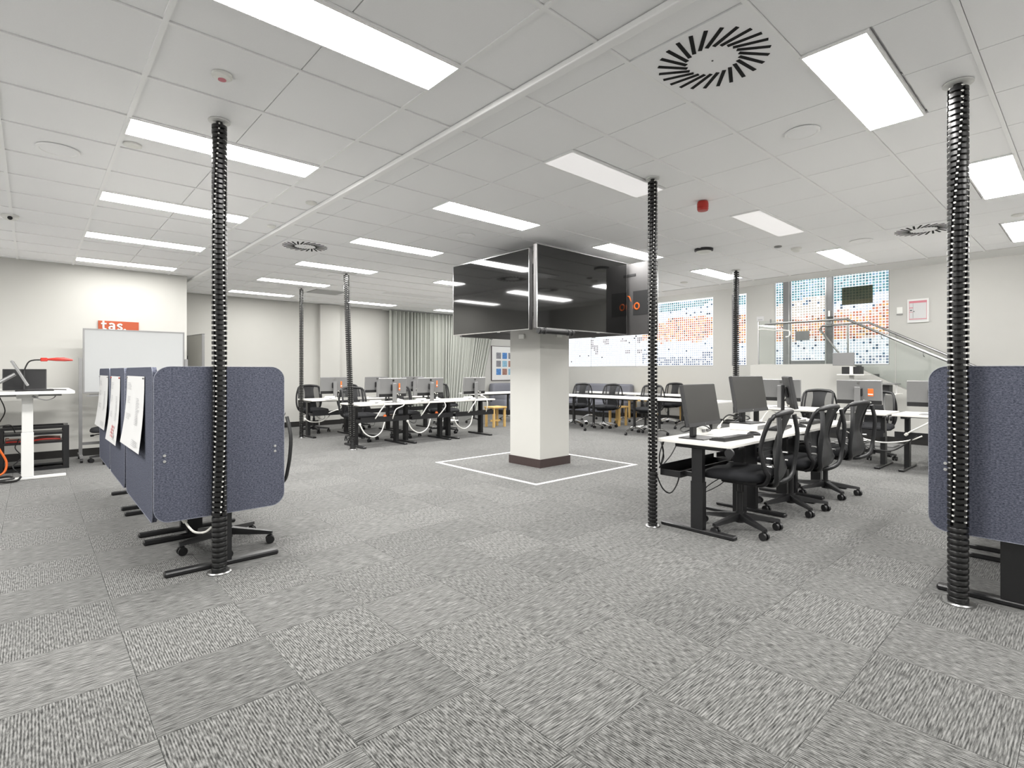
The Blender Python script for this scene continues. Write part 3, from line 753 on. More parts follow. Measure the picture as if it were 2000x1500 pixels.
# ------------------------------------------------------------------ task chair
def make_chair(name, cat, base_mat):
    t = thing(name, 'chair', cat)
    for k in range(5):
        a = 2 * math.pi * k / 5 + R(90); M4 = Matrix.Rotation(a, 4, 'Z')
        mb = MB()
        mb.add([(.02, -.030, .085), (.02, .030, .085), (.02, .022, .135), (.02, -.022, .135), (.305, -.018, .068), (.305, .018, .068), (.305, .013, .088), (.305, -.013, .088)],
               [(0, 1, 2, 3), (4, 7, 6, 5), (0, 4, 5, 1), (1, 5, 6, 2), (2, 6, 7, 3), (3, 7, 4, 0)], 0, M4)
        mb.build('base_leg', base_mat, t, 20)
        c = MB().cyl((.29, 0, .052), (.29, 0, .07), .010, n=8, mat=M4).cbox((.29, 0, .047), (.03, .016, .03), mat=M4).build('caster', 'black_plastic', t)
        sk = Matrix.Translation((.29, 0, .03)) @ Matrix.Rotation((k * 1.7) % 3.1, 4, 'Z')
        for s in (-1, 1):
            MB().cyl((0, s * .009, 0), (0, s * .027, 0), .029, n=14, mat=M4 @ sk).build('wheel', 'black_plastic', c)
    MB().cyl((0, 0, .06), (0, 0, .145), .036, .032, 14).cyl((0, 0, .145), (0, 0, .30), .025, n=14).cyl((0, 0, .30), (0, 0, .385), .016, n=12).build('gas_lift', 'black_metal', t)
    MB().rbox((-.09, -.17, .375), (.09, .12, .425), .015).build('tilt_mechanism', 'black_plastic', t)
    MB().tube([(.08, .06, .40), (.20, .07, .39), (.26, .075, .375)], .007, 6).cyl((.25, .075, .376), (.285, .077, .370), .014, n=8).build('lever', 'black_plastic', t)
    MB().tube(smooth_pts([(-.1, .12, .41), (-.16, .2, .34), (-.1, .24, .28), (-.02, .16, .33), (-.02, .1, .39)]), .004, 5).build('adjust_cable', 'black_cable', t)
    # seat cushion
    out = rrect(-.25, .25, -.23, .26, .11, 6); n = len(out); vs, fs = [], []
    levels = [(.93, .425), (1.0, .44), (1.0, .470), (.95, .492), (.78, .503), (.4, .500)]
    for sc_, z in levels:
        for (x, y) in out:
            dip = -.012 * max(0, (y - .12) / .14) if z > .44 else 0
            vs.append((x * sc_, .015 + (y - .015) * sc_, z + dip - .02 * (y > .2) * (z > .46)))
    for l in range(len(levels) - 1):
        for k in range(n): fs.append((l * n + k, l * n + (k + 1) % n, (l + 1) * n + (k + 1) % n, (l + 1) * n + k))
    fs += [tuple(range(n))[::-1], tuple(range((len(levels) - 1) * n, len(levels) * n))]
    MB().add(vs, fs).build('seat', 'seat_fabric', t, 60)
    # backrest: profile (y,z,half width)
    P = [(-.200, .395, .12), (-.268, .425, .175), (-.300, .50, .212), (-.285, .60, .228), (-.272, .68, .232), (-.290, .78, .230), (-.325, .88, .224), (-.355, .955, .205)]
    Q = smooth_pts([(p[0], p[1], p[2]) for p in P], 3)
    def at_(i, u):
        y, z, w = Q[i]
        return Vector((u * w, y + .045 * (u * u) * (1 if z > .5 else .5), z - .022 * u * u * (i > len(Q) - 3)))
    U = [-1 + 2 * k / 10 for k in range(11)]
    vs = [at_(i, u) for i in range(len(Q)) for u in U]; nu = len(U)
    fs = [(i * nu + k, i * nu + k + 1, (i + 1) * nu + k + 1, (i + 1) * nu + k) for i in range(len(Q) - 1) for k in range(nu - 1)]
    MB().add(vs, fs).build('back_mesh', 'chair_mesh', t, 60)
    loop = [at_(i, -1) for i in range(len(Q))] + [at_(len(Q) - 1, u) for u in U[1:-1]] + [at_(i, 1) for i in range(len(Q) - 1, -1, -1)] + [at_(0, u) for u in U[::-1][1:-1]]
    MB().tube(loop, .016, 8, closed=True).build('back_frame', 'black_plastic', t, 60)
    top = [at_(len(Q) - 1, u) + Vector((0, -.004, .004)) for u in U]
    MB().tube(top, [.014] + [.024] * 9 + [.014], 8, flat=.9).build('top_rail', 'black_plastic', t, 60)
    # broad spine panel behind the mesh
    vs, fs = [], []
    widths = [.10, .135, .155, .135, .105, .092, .098, .125]
    Wd = smooth_pts([(w, 0, 0) for w in widths], 3)
    V2 = [-1, -.5, 0, .5, 1]
    for i in range(len(Q)):
        for u in V2:
            y, z, w = Q[i]; vs.append((u * Wd[i][0], y - .022 + .018 * u * u, z))
    fs = [(i * 5 + k, i * 5 + k + 1, (i + 1) * 5 + k + 1, (i + 1) * 5 + k) for i in range(1, len(Q) - 2) for k in range(4)]
    MB().add(vs, fs).build('lumbar_panel', 'spine', t, 60)
    for s in (-1, 1):
        MB().tube(smooth_pts([(s * .205, -.345, .925), (s * .236, -.360, .79), (s * .246, -.352, .66), (s * .238, -.338, .54), (s * .195, -.328, .445), (s * .10, -.275, .400), (s * .05, -.18, .395)], 4), .019, 8, flat=.65).build('back_support', 'mid_grey' if False else 'spine', t, 60)
        for zz in (.62, .56):
            MB().cyl((s * .205, -.262, zz), (s * .205, -.30, zz), .009, n=8).build('back_bolt', 'steel', t)
    return t
GC = 'mesh back task chairs'
chair, cu_ = make_chair('task_chair', 'chair', 'black_plastic'), [False]
ctrain, tu_ = make_chair('training_chair', 'chair', 'chrome'), [False]
cspots = [
 (4.20, 1.93, R(6), 'black mesh task chair nearest the end of the right desk row'),
 (5.16, 1.90, R(-3), 'middle black mesh task chair of three at the right desk row'),
 (6.08, 1.90, R(-8), 'furthest black mesh task chair of three at the right desk row'),
 (1.05, 4.25, R(95), 'black task chair half hidden behind the left blue screen'),
 (.88, 9.26, R(150), 'task chair tucked behind the whiteboard and blue screens'),
 (4.42, 8.98, R(183), 'mesh back chair at the front far left desk beside the leaning spine'),
 (5.30, 8.95, R(170), 'mesh back chair at the middle desk of the front far left row'),
 (6.28, 9.02, R(195), 'mesh back chair at the last desk of the front far left row'),
 (4.30, 10.85, R(176), 'mesh back chair at the rear far left row beside the cable spine'),
 (5.25, 10.9, R(186), 'mesh back chair in the middle of the rear far left row'),
 (9.10, 2.22, R(96), 'task chair behind the monitor with the orange tag'),
 (9.05, 3.05, R(84), 'task chair behind the monitor close to the window spine'),
 (9.12, 1.25, R(92), 'task chair at the desk half hidden by the right blue screen'),
]
for x, y, rz, lab in cspots: place(chair, cu_, (x, y, 0), rz, lab, GC)
for x, y, rz, lab in [(9.50, 7.46, R(86), 'chrome based mesh chair at the second training table from the column'),
                      (9.52, 6.37, R(95), 'chrome based mesh chair beside the right cable spine'),
                      (9.48, 8.30, R(92), 'chrome based mesh chair just right of the column'),
                      (11.42, 7.0, R(90), 'chrome based chair behind the rear training table'),
                      (7.3, 10.45, R(175), 'chrome based chair at the training table left of the column')]:
    place(ctrain, tu_, (x, y, 0), rz, lab, 'chrome based training chairs')

# ------------------------------------------------------------------ sit-stand desks
# local: width along x (0..w), depth along y (0 = back edge with the cable tray, dep = user edge)
def desk(label, loc, rz, w, dep=.62, f0=.12, f1=.12, group='sit stand desks', top=.72, clamp=()):
    t = thing('sit_stand_desk', label, 'desk', loc, rz, group)
    MB().rbox((.004, 0, top - .025), (w - .004, dep, top), .003, 1).build('desktop', 'laminate', t, 0)
    for x in (f0, w - f1):
        MB().rbox((x - .032, -.01 if dep < .7 else .02, .0), (x + .032, dep - .01, .032), .008, 1).build('foot', 'black_metal', t, 0)
        lg = MB().box((x - .028, dep * .42, .032), (x + .028, dep * .42 + .10, .40)).build('leg', 'black_metal', t, 0)
        MB().box((x - .024, dep * .42 + .006, .40), (x + .024, dep * .42 + .094, top - .06)).build('leg_inner_tube', 'black_metal', lg, 0)
        MB().rbox((x - .035, dep * .2, top - .062), (x + .035, dep * .85, top - .0255), .006, 1).build('top_bracket', 'black_metal', t, 0)
    MB().box((f0 + .03, dep * .42 + .02, top - .055), (w - f1 - .03, dep * .42 + .07, top - .03)).build('crossbeam', 'black_metal', t, 0)
    z0 = .42
    MB().box((.03, .02, z0), (w - .03, .20, z0 + .004)).box((.03, .02, z0 + .004), (w - .03, .026, z0 + .085)).box((.03, .194, z0 + .004), (w - .03, .20, z0 + .05)).box((.03, .026, z0 + .004), (.036, .194, z0 + .05)).box((w - .036, .026, z0 + .004), (w - .03, .194, z0 + .05)).build('cable_tray', 'black_metal', t, 0)
    MB().box((f0 - .015, .20, z0 + .01), (f0 + .015, dep * .42, z0 + .045)).box((w - f1 - .015, .20, z0 + .01), (w - f1 + .015, dep * .42, z0 + .045)).build('tray_bracket', 'black_metal', t, 0)
    MB().rbox((w * .75, dep - .05, top - .045), (w * .75 + .09, dep - .002, top - .026), .004, 1).build('height_switch', 'black_plastic', t, 0)
    for (cx, cy) in clamp:
        MB().cyl((cx, cy, top - .055), (cx + (.02 if cx > w / 2 else -.02), cy, top - .055), .034, n=18).build('clamp_knob', 'black_plastic', t)
    return t
# row C (right, users on the viewer's side): back edge at Y = 2.43, rotated 180
CX = [3.775, 4.72, 5.66, 6.60]
for k, nm in enumerate(('near end', 'middle', 'far end')):
    desk('white sit stand desk at the %s of the right desk row' % nm, (CX[k + 1], 2.425, 0), R(180), CX[k + 1] - CX[k], .62, .12, .11, clamp=[(CX[k + 1] - CX[k], .62)] if k == 0 else [])
# row A (left, behind blue screens): width along Y, users at +X
for k, (y0, y1) in enumerate(((3.806, 4.77), (4.77, 5.82), (5.82, 6.86))):
    desk('white sit stand desk %s behind the left blue screens' % ('nearest', 'second', 'third')[k], (.575, y1, 0), R(-90), y1 - y0, .70, .12, .035 if k == 0 else .12)
# row B (right edge)
for k, (x0, x1) in enumerate(((3.862, 4.88), (4.88, 5.86))):
    desk('white sit stand desk %s behind the right blue screen' % ('nearest', 'second')[k], (x1, .655, 0), R(180), x1 - x0, .70, .115, .06 if k == 0 else .12)
# row D (far left): back edge toward viewer
for k, (x0, x1) in enumerate(((3.90, 4.855), (4.855, 5.78), (5.78, 6.76))):
    desk('white sit stand desk %s in the front far left row' % ('beside the leaning cable spine', 'in the middle', 'at the column end')[k], (x0, 7.97, 0), 0, x1 - x0, .74, .10, .09)
for k, (x0, x1) in enumerate(((3.86, 4.80), (4.80, 5.74), (5.74, 6.68))):
    desk('white sit stand desk %s in the rear far left row' % ('beside the cable spine', 'in the middle', 'at the far end')[k], (x0, 9.85, 0), 0, x1 - x0, .72, .07, .1)
# row E (in front of the windows): back edge X = 8.05, width along Y (rz=-90)
for k, (y1, y0) in enumerate(((3.70, 2.75), (2.74, 1.825), (1.765, .83), (.82, -.12))):
    desk('white sit stand desk %s of the window row' % ('at the spine end', 'second from the spine', 'third from the spine', 'hidden last')[k], (8.05, y1, 0), R(-90), y1 - y0, .72, .10, .10, clamp=[(y1 - y0, .05)] if k in (1,) else ([(0, .05)] if k == 2 else []))

# ------------------------------------------------------------------ blue felt screens
def felt_panel(label, loc, rz, w, z0=.355, z1=1.29, r=.075, rivets=()):
    t = thing('felt_screen', label, 'desk screen', loc, rz, 'blue grey felt desk screens')
    MB().prism(rrect(0, w, z0, z1, r, 8), -.012, .012, 'y').build('panel', 'felt', t, 50)
    pl = rrect(.0, w, z0, z1, r, 8)
    MB().tube([(x, -.0125, z) for x, z in pl], .0022, 5, closed=True).build('edge_seam', 'felt_edge', t, 60)
    for (x, z) in rivets:
        MB().cyl((x, -.012, z), (x, -.016, z), .0085, n=14).cyl((x, -.016, z), (x, -.018, z), .004, n=8).build('rivet', 'chrome', t)
    return t
RV = [(.055, .72), (.055, .755), (.695, .72), (.695, .755)]
felt_panel('blue grey felt screen on the end of the left desks behind the cable spine', (.535, 3.792, 0), 0, .755, .35, 1.293, .085, RV)
felt_panel('blue grey felt screen on the end of the right desks behind the cable spine', (3.845, .66, 0), R(-90), .74, .36, 1.292, .085, [(.075, .745), (.075, .71)])
SP = [(5.06, 3.86, 'nearest side felt screen with the largest notice sheet', .045), (6.20, 5.16, 'middle side felt screen with a notice showing red print', .06), (7.27, 6.26, 'furthest side felt screen with a notice beside the whiteboard', .06)]
for y1, y0, lab, r in SP: felt_panel('blue grey ' + lab, (.553, y1, 0), R(-90), y1 - y0, .335, 1.29, r)
# paper notices pinned on the side screens (local: x along wall, z up, bulging at the bottom)
def sheet(label, loc, rz, w, h, red=False):
    t = thing('notice_sheet', label, 'notice', loc, rz, 'paper notices pinned on the felt screens')
    vs, fs = [], []
    for j in range(7):
        f = j / 6
        for i in range(2): vs.append((i * w, -.004 - .045 * f * f * (1 - .3 * i), -h * f))
    n = len(vs)
    vs += [(x, y - .0008, z) for x, y, z in vs]
    for j in range(6):
        a = 2 * j; fs += [(a, a + 1, a + 3, a + 2), (n + a, n + a + 2, n + a + 3, n + a + 1)]
    MB().add(vs, fs).build('paper', 'paper', t, 60)
    def yy(z): f = -z / h; return -.0065 - .045 * f * f
    pm = MB()
    rnd = random.Random(int(w * 1000 + loc[1] * 100))
    for bx0, bx1, bz0, bz1 in ((.07, .35, -.10, -.20), (.10, .42, -.55, -.63), (.62, .80, -.3, -.66), (.62, .9, -.86, -.93), (.1, .3, -.30, -.40)):
        z = bz0
        while z > bz1:
            L_ = bx1 - (bx1 - bx0) * .4 * rnd.random()
            a, b_ = z * h, (z - .008) * h
            pm.add([(bx0 * w, yy(a), a), (L_ * w, yy(a), a), (L_ * w, yy(b_), b_), (bx0 * w, yy(b_), b_)], [(0, 1, 2, 3)])
            z -= .022
    pm.build('print', 'print_grey', t, 0)['kind'] = 'stuff'
    if red:
        rm = MB()
        for xx in (.5, .66):
            for q in range(4):
                a, b_ = (-.74 - q * .045) * h, (-.775 - q * .045) * h; xo = .03 * (q in (1, 2))
                rm.add([((xx - xo) * w, yy(a), a), ((xx - xo + .06) * w, yy(a), a), ((xx - xo + .06) * w, yy(b_), b_), ((xx - xo) * w, yy(b_), b_)], [(0, 1, 2, 3)])
        rm.build('red_print', 'print_red', t, 0)
    for x in (.02, w - .02):
        MB().cyl((x, -.004, -.012), (x, -.014, -.012), .006, n=8).build('pin', 'red' if red else 'silver_plastic', t)
    return t
sheet('largest white notice sheet on the nearest side screen', (.541, 4.98, 1.23), R(-90), .84, .50)
sheet('white notice sheet with red print on the middle side screen', (.541, 6.08, 1.22), R(-90), .66, .57, True)
sheet('white notice sheet on the furthest side screen', (.541, 7.20, 1.22), R(-90), .84, .52)

# ------------------------------------------------------------------ monitors
def make_monitor(name, tall, back, w=.54, h=.325):
    t = thing(name, 'monitor', 'monitor')
    z0 = .098 if not tall else .105
    tl = Matrix.Translation((0, 0, z0 + h / 2)) @ Matrix.Rotation(R(10 if tall else 4), 4, 'X') @ Matrix.Translation((0, 0, -z0 - h / 2))
    MB().rbox((-w / 2, -.022, z0), (w / 2, .012, z0 + h), .006, 1, mat=tl).build('case', back, t)
    MB().rbox((-w / 2 + .002, -.0245, z0 + .002), (w / 2 - .002, -.0225, z0 + .055), .0005, 1, mat=tl).build('lower_back', 'black_plastic', t, 0)
    MB().box((-w / 2 + .006, .0122, z0 + .03), (w / 2 - .006, .0135, z0 + h - .006), mat=tl).build('screen', 'screen_off', t, 0)
    MB().box((-w / 2, .0122, z0), (w / 2, .014, z0 + .0295), mat=tl).build('chin', 'dark_grey', t, 0)
    MB().cyl((0, .014, z0 + .015), (0, .0150, z0 + .015), .006, n=12, mat=tl).build('front_logo', 'chrome', t)
    MB().lathe([(.019, 0), (.019, .002), (.016, .002), (.016, 0)], 20, mat=tl @ Matrix.Translation((0, -.0225, z0 + h - .04)) @ Matrix.Rotation(R(90), 4, 'X')).build('back_logo', 'steel', t)
    MB().rbox((-.05, -.05, z0 + h * .35), (.05, -.0225, z0 + h * .68), .008, 1, mat=tl).build('mount_plate', 'black_plastic', t)
    MB().rbox((-.035, -.085, .008), (.035, -.055, z0 + h * .72), .004, 1).build('stand_column', 'silver_plastic' if back != 'dark_grey' else 'black_plastic', t)
    MB().rbox((-.13, -.13, 0), (.13, .09, .008), .003, 1).build('stand_base', 'black_plastic' if back == 'dark_grey' else 'silver_plastic', t)
    MB().tube([(.05, -.03, z0 + .03), (.07, -.05, z0 + .06), (.10, -.045, z0 + .025)], .006, 6).cyl((.14, -.024, z0 + .03), (.14, -.034, z0 + .03), .01, n=10).build('back_plugs', 'white_cable', t)
    return t
DT = .72
mon_h, mh_ = make_monitor('desk_monitor', True, 'dark_grey', .53, .335), [False]
mon_d, md_ = make_monitor('desk_monitor', False, 'silver_plastic'), [False]
for x, y, z, rz, lab in [(4.03, 2.17, DT, R(181), 'dark monitor nearest the end cable spine on the right desk row'),
                         (4.98, 2.20, DT + .06, R(174), 'dark raised monitor in the middle of the right desk row'),
                         (5.96, 2.20, DT + .05, R(208), 'turned dark monitor at the far end of the right desk row')]:
    place(mon_h, mh_, (x, y, z + .0005), rz, lab, 'dark monitors on the right desk row')
for x, y, rz, lab in [(4.63, 8.22, R(2), 'grey backed monitor with orange tag in the front far left row near the spine'),
                      (5.40, 8.22, R(-3), 'grey backed monitor with orange tag in the middle of the front far left row'),
                      (6.42, 8.22, R(1), 'grey backed monitor at the column end of the front far left row'),
                      (4.42, 10.15, R(-2), 'grey backed monitor with orange tag in the rear far left row'),
                      (5.34, 10.15, R(3), 'grey backed monitor in the middle of the rear far left row'),
                      (6.22, 10.15, R(0), 'grey backed monitor at the far end of the rear far left row'),
                      (8.30, 3.18, R(-90), 'grey backed monitor nearest the window spine'),
                      (8.30, 2.18, R(-94), 'grey backed monitor with the big orange tag on the window row'),
                      (8.30, 1.38, R(-88), 'grey backed monitor partly hidden by the right blue screen')]:
    place(mon_d, md_, (x, y, DT + .0005), rz, lab, 'grey backed monitors')
def tagbox(label, loc, rz, w=.035, h=.09):
    t = thing('orange_tag', label, 'tag', loc, rz, 'orange tags on monitors')
    MB().rbox((-w / 2, -.012, 0), (w / 2, 0, h), .003, 1).build('body', 'orange', t)
    MB().box((-w / 2 + .003, -.0128, h * .18), (w / 2 - .003, -.0121, h * .34)).build('label_strip', 'white_plastic', t, 0)
tagbox('orange tag on the back of the monitor near the leaning spine', (4.75, 8.195, .93), R(2), .028, .12)
tagbox('orange tag on the back of the middle front row monitor', (5.53, 8.195, .97), R(-3), .028, .12)
tagbox('orange tag on the back of the rear row monitor', (4.56, 10.125, .94), R(-2), .028, .12)
tagbox('big orange tag on the back of the window row monitor', (8.272, 2.04, .93), R(-94), .065, .10)

# ------------------------------------------------------------------ items on desks
def keyboard(label, loc, rz):
    t = thing('keyboard', label, 'keyboard', loc, rz, 'black keyboards')
    MB().add([(-.22, -.065, 0), (.22, -.065, 0), (.22, .065, 0), (-.22, .065, 0), (-.22, -.065, .012), (.22, -.065, .012), (.22, .065, .024), (-.22, .065, .024)],
             [(0, 3, 2, 1), (4, 5, 6, 7), (0, 1, 5, 4), (1, 2, 6, 5), (2, 3, 7, 6), (3, 0, 4, 7)]).build('body', 'black_plastic', t, 0)
    for r_ in range(5):
        mb = MB(); y0 = -.055 + r_ * .023; z = .012 + (y0 + .065) / .13 * .012
        for k in range(18):
            if r_ == 0 and 4 <= k <= 9: continue
            mb.box((-.21 + k * .0233, y0, z), (-.21 + k * .0233 + .020, y0 + .019, z + .006))
        if r_ == 0: mb.box((-.21 + 4 * .0233, y0, z), (-.21 + 10 * .0233 - .003, y0 + .019, z + .006))
        mb.build('key_row', 'dark_grey', t, 0)
def mouse(label, loc, rz):
    t = thing('computer_mouse', label, 'mouse', loc, rz, 'black computer mice')
    MB().lathe([(.030, 0), (.032, .006), (.028, .02), (.015, .031), (.001, .033)], 18, mat=Matrix.Diagonal((1, 1.75, 1, 1))).build('body', 'black_plastic', t, 60)
    MB().cyl((-.004, .03, .026), (.004, .03, .026), .006, n=10).build('scroll_wheel', 'mid_grey', t)
def powerbox(label, loc, rz):
    t = thing('power_box', label, 'power box', loc, rz, 'white power boxes on desks')
    MB().add([(-.10, -.045, 0), (.10, -.045, 0), (.10, .045, 0), (-.10, .045, 0), (-.09, -.015, .065), (.09, -.015, .065), (.09, .02, .065), (-.09, .02, .065)],
             [(0, 3, 2, 1), (4, 5, 6, 7), (0, 1, 5, 4), (1, 2, 6, 5), (2, 3, 7, 6), (3, 0, 4, 7)]).build('body', 'white_plastic', t, 0)
    for x in (-.05, .02):
        MB().box((x, .034, .02), (x + .035, .044, .045)).build('socket', 'mid_grey', t, 0)
    MB().box((-.03, -.043, .018), (.03, -.034, .028)).build('slot_mark', 'mid_grey', t, 0)
def cable(name, label, pts, r, mat, group, n=6):
    t = thing(name, label, 'cable', pts[0], 0, group)
    p0 = Vector(pts[0])
    sm = smooth_pts([Vector(p) - p0 for p in pts], n)
    MB().tube(sm, r, 6).build('lead', mat, t, 60)
    MB().cyl(sm[0] - Vector((0, 0, .001)), sm[0] + (sm[1] - sm[0]).normalized() * .03, r * 2.0, n=8).build('plug', mat, t)
    return t
keyboard('black keyboard nearest the end of the right desk row', (4.17, 1.98, DT + .0005), R(176))
keyboard('black keyboard at the middle right desk', (5.22, 2.02, DT + .0005), R(190))
keyboard('black keyboard at the far right desk', (6.1, 2.02, DT + .0005), R(180))
mouse('black mouse beside the nearest keyboard', (4.55, 1.97, DT + .0005), R(20))
mouse('black mouse at the middle right desk', (5.55, 1.95, DT + .0005), R(-15))
powerbox('white power box at the foot of the nearest dark monitor', (4.32, 2.32, DT + .0005), R(180))
powerbox('white power box under the raised dark monitor', (5.18, 2.32, DT + .0005), R(180))
powerbox('white power box at the far end of the right desk row', (6.2, 2.34, DT + .0005), R(180))
sh = thing('paper_sheet', 'loose white paper beside the nearest keyboard', 'paper', (4.42, 2.14, DT + .0005), R(12))
MB().box((-.105, -.148, 0), (.105, .148, .0012)).build('sheet', 'paper', sh, 0)
MB().box((-.08, .05, .0013), (.06, .056, .0016)).build('print', 'print_grey', sh, 0)
MB().box((-.08, .02, .0013), (.08, .026, .0016)).build('print', 'print_grey', sh, 0)
sh = thing('paper_sheet', 'loose white paper on the middle right desk', 'paper', (5.33, 2.2, DT + .0005), R(-8))
MB().box((-.105, -.148, 0), (.105, .148, .0012)).build('sheet', 'paper', sh, 0)
MB().box((-.08, .05, .0013), (.06, .056, .0016)).build('print', 'print_grey', sh, 0)
for x in (4.98, 5.96):
    t = thing('monitor_riser', 'white riser block under the %s dark monitor' % ('middle' if x < 5.5 else 'far'), 'riser', (x, 2.2, DT), 0, 'white monitor risers')
    z = .0595 if x < 5.5 else .0495
    MB().rbox((-.15, -.12, .0005), (.15, .12, z), .006, 1).build('block', 'laminate', t)
    MB().box((-.10, -.122, .01), (.10, -.1205, z - .012)).build('recess', 'mid_grey', t, 0)
GW = 'desk cables'
cable('black_cable', 'black cables tangled at the foot of the nearest dark monitor', [(4.06, 2.24, .84), (3.95, 2.30, .80), (4.1, 2.36, .75), (4.25, 2.28, .80), (4.36, 2.26, .76), (4.42, 2.33, .735), (4.30, 2.38, .75)], .006, 'black_cable', GW)
cable('black_cable', 'looped black cable hanging beside the end cable spine', [(3.84, 2.40, .69), (3.80, 2.41, .58), (3.83, 2.42, .50), (3.86, 2.41, .60), (3.84, 2.42, .68), (3.88, 2.42, .55), (3.83, 2.43, .47), (3.95, 2.40, .56), (4.02, 2.38, .66)], .005, 'black_cable', GW)
cable('black_cable', 'black cable drooping from the cable tray to the end spine', [(3.79, 2.44, .44), (3.86, 2.42, .30), (3.95, 2.40, .25), (4.02, 2.38, .32), (4.03, 2.36, .42)], .006, 'black_cable', GW)
cable('black_cable', 'black cable tangle beside the raised dark monitor', [(4.86, 2.22, .83), (4.78, 2.30, .86), (4.80, 2.36, .80), (4.96, 2.32, .79), (5.08, 2.30, .84), (5.22, 2.30, .80), (5.12, 2.36, .77)], .006, 'black_cable', GW)
cable('white_cable', 'white cable rising beside the raised dark monitor', [(4.78, 2.40, .73), (4.84, 2.38, .80), (4.92, 2.34, .84), (5.05, 2.33, .88), (5.25, 2.36, .90), (5.34, 2.40, .93)], .007, 'white_cable', GW)
cable('white_cable', 'white cable across the far dark monitor', [(5.7, 2.40, .73), (5.80, 2.36, .84), (5.92, 2.33, .82), (6.06, 2.36, .78)], .006, 'white_cable', GW)
# D rows: power boxes, swags, pc units
for k, (x, y) in enumerate(((4.20, 7.99), (5.08, 7.99), (6.12, 7.99))):
    powerbox('white power box on the back edge of the front far left desk %s' % ('beside the spine', 'in the middle', 'near the column')[k], (x, y + .02, DT + .0005), 0)
    cable('white_cable', 'white cable from the %s front row power box into its tray' % ('first', 'second', 'third')[k], [(x + .11, y - .02, .76), (x + .13, y - .04, .70), (x + .06, y - .05, .62), (x - .0, y - .03, .52), (x - .02, y + .05, .44)], .009, 'white_cable', 'white cables hanging at the far left desks')
powerbox('white power box on the back edge of the rear far left desk', (4.22, 9.875, DT + .0005), 0)
cable('white_cable', 'white cable from the rear row power box into its tray', [(4.33, 9.84, .76), (4.38, 9.82, .66), (4.42, 9.83, .55), (4.30, 9.86, .50), (4.18, 9.88, .46)], .009, 'white_cable', 'white cables hanging at the far left desks')
for k, (x0, x1) in enumerate(((3.90, 4.35), (4.78, 5.25), (5.75, 6.2))):
    cable('white_cable', 'white cable drooping low under the front far left desks, %s from the spine' % ('first', 'second', 'third')[k], [(x0, 7.98, .42), (x0 + .08, 7.95, .26), ((x0 + x1) / 2, 7.94, .19), (x1 - .08, 7.95, .26), (x1, 7.98, .415)], .010, 'white_cable', 'white cables hanging at the far left desks')
cable('white_cable', 'white cable drooping from the rear cable spine', [(3.83, 10.12, .36), (3.92, 10.05, .30), (4.08, 9.98, .30), (4.2, 9.95, .36), (4.25, 9.95, .415)], .010, 'white_cable', 'white cables hanging at the far left desks')
cable('white_cable', 'white cable behind the monitor near the leaning spine', [(4.66, 8.1, .78), (4.72, 8.0, .76), (4.70, 7.96, .68), (4.55, 7.95, .62), (4.50, 7.96, .50), (4.52, 8.02, .44)], .009, 'white_cable', 'white cables hanging at the far left desks')
cable('white_cable', 'white cable behind the middle front row monitor', [(5.46, 8.1, .78), (5.52, 8.0, .74), (5.56, 7.95, .64), (5.5, 7.95, .55), (5.42, 8.0, .44)], .009, 'white_cable', 'white cables hanging at the far left desks')
cable('white_cable', 'white cable behind the column end monitor', [(6.50, 8.1, .80), (6.54, 8.0, .74), (6.55, 7.96, .62), (6.54, 8.0, .46)], .008, 'white_cable', 'white cables hanging at the far left desks')
cable('white_cable', 'white cable drooping between two window row desks', [(8.06, 2.35, .50), (8.02, 2.1, .40), (8.0, 1.85, .36), (8.03, 1.6, .40), (8.06, 1.45, .47)], .009, 'white_cable', GW)
cable('black_cable', 'black cable drooping between two window row desks', [(8.06, 2.30, .49), (8.0, 2.05, .30), (7.98, 1.85, .26), (8.0, 1.7, .29), (8.05, 1.5, .47)], .009, 'black_cable', GW)
cable('white_cable', 'white cable rising to the desk half hidden by the right screen', [(8.06, 1.62, .47), (8.03, 1.56, .52), (8.02, 1.44, .60), (8.03, 1.30, .70)], .009, 'white_cable', GW)
cable('white_cable', 'short white cable under the left blue screen', [(.70, 3.86, .34), (.74, 3.78, .27), (.80, 3.765, .255), (.84, 3.762, .28)], .007, 'white_cable', GW)
def pcunit(label, loc, rz, clip=True):
    t = thing('computer_unit', label, 'computer', loc, rz, 'small computers in the cable trays')
    MB().rbox((-.09, -.05, 0), (.09, .05, .05), .006, 1).build('case', 'black_plastic', t)
    MB().lathe([(.02, 0), (.03, .02), (.022, .05), (.001, .06)], 12, (.03, 0, .05)).build('plug_bundle', 'orange', t)
    MB().box((-.08, -.0515, .015), (-.02, -.0502, .03)).build('label_strip', 'white_plastic', t, 0)
pcunit('dark computer with orange plug in the tray beside the steel bin', (4.38, 8.08, .4245), 0)
pcunit('dark computer with orange plug in the middle front row tray', (5.42, 8.08, .4245), 0)
pcunit('dark computer with orange plug in the window row tray', (8.16, 2.25, .4245), R(-90))
bn = thing('steel_cup', 'small steel cup standing in the front far left cable tray', 'cup', (4.56, 8.08, .4245))
MB().lathe([(.042, 0), (.05, .10), (.052, .105), (.046, .105), (.04, .01)], 20).build('bucket', 'steel', bn)
MB().lathe([(.0505, .098), (.054, .10), (.054, .106), (.0505, .107)], 20).build('rim', 'chrome', bn)

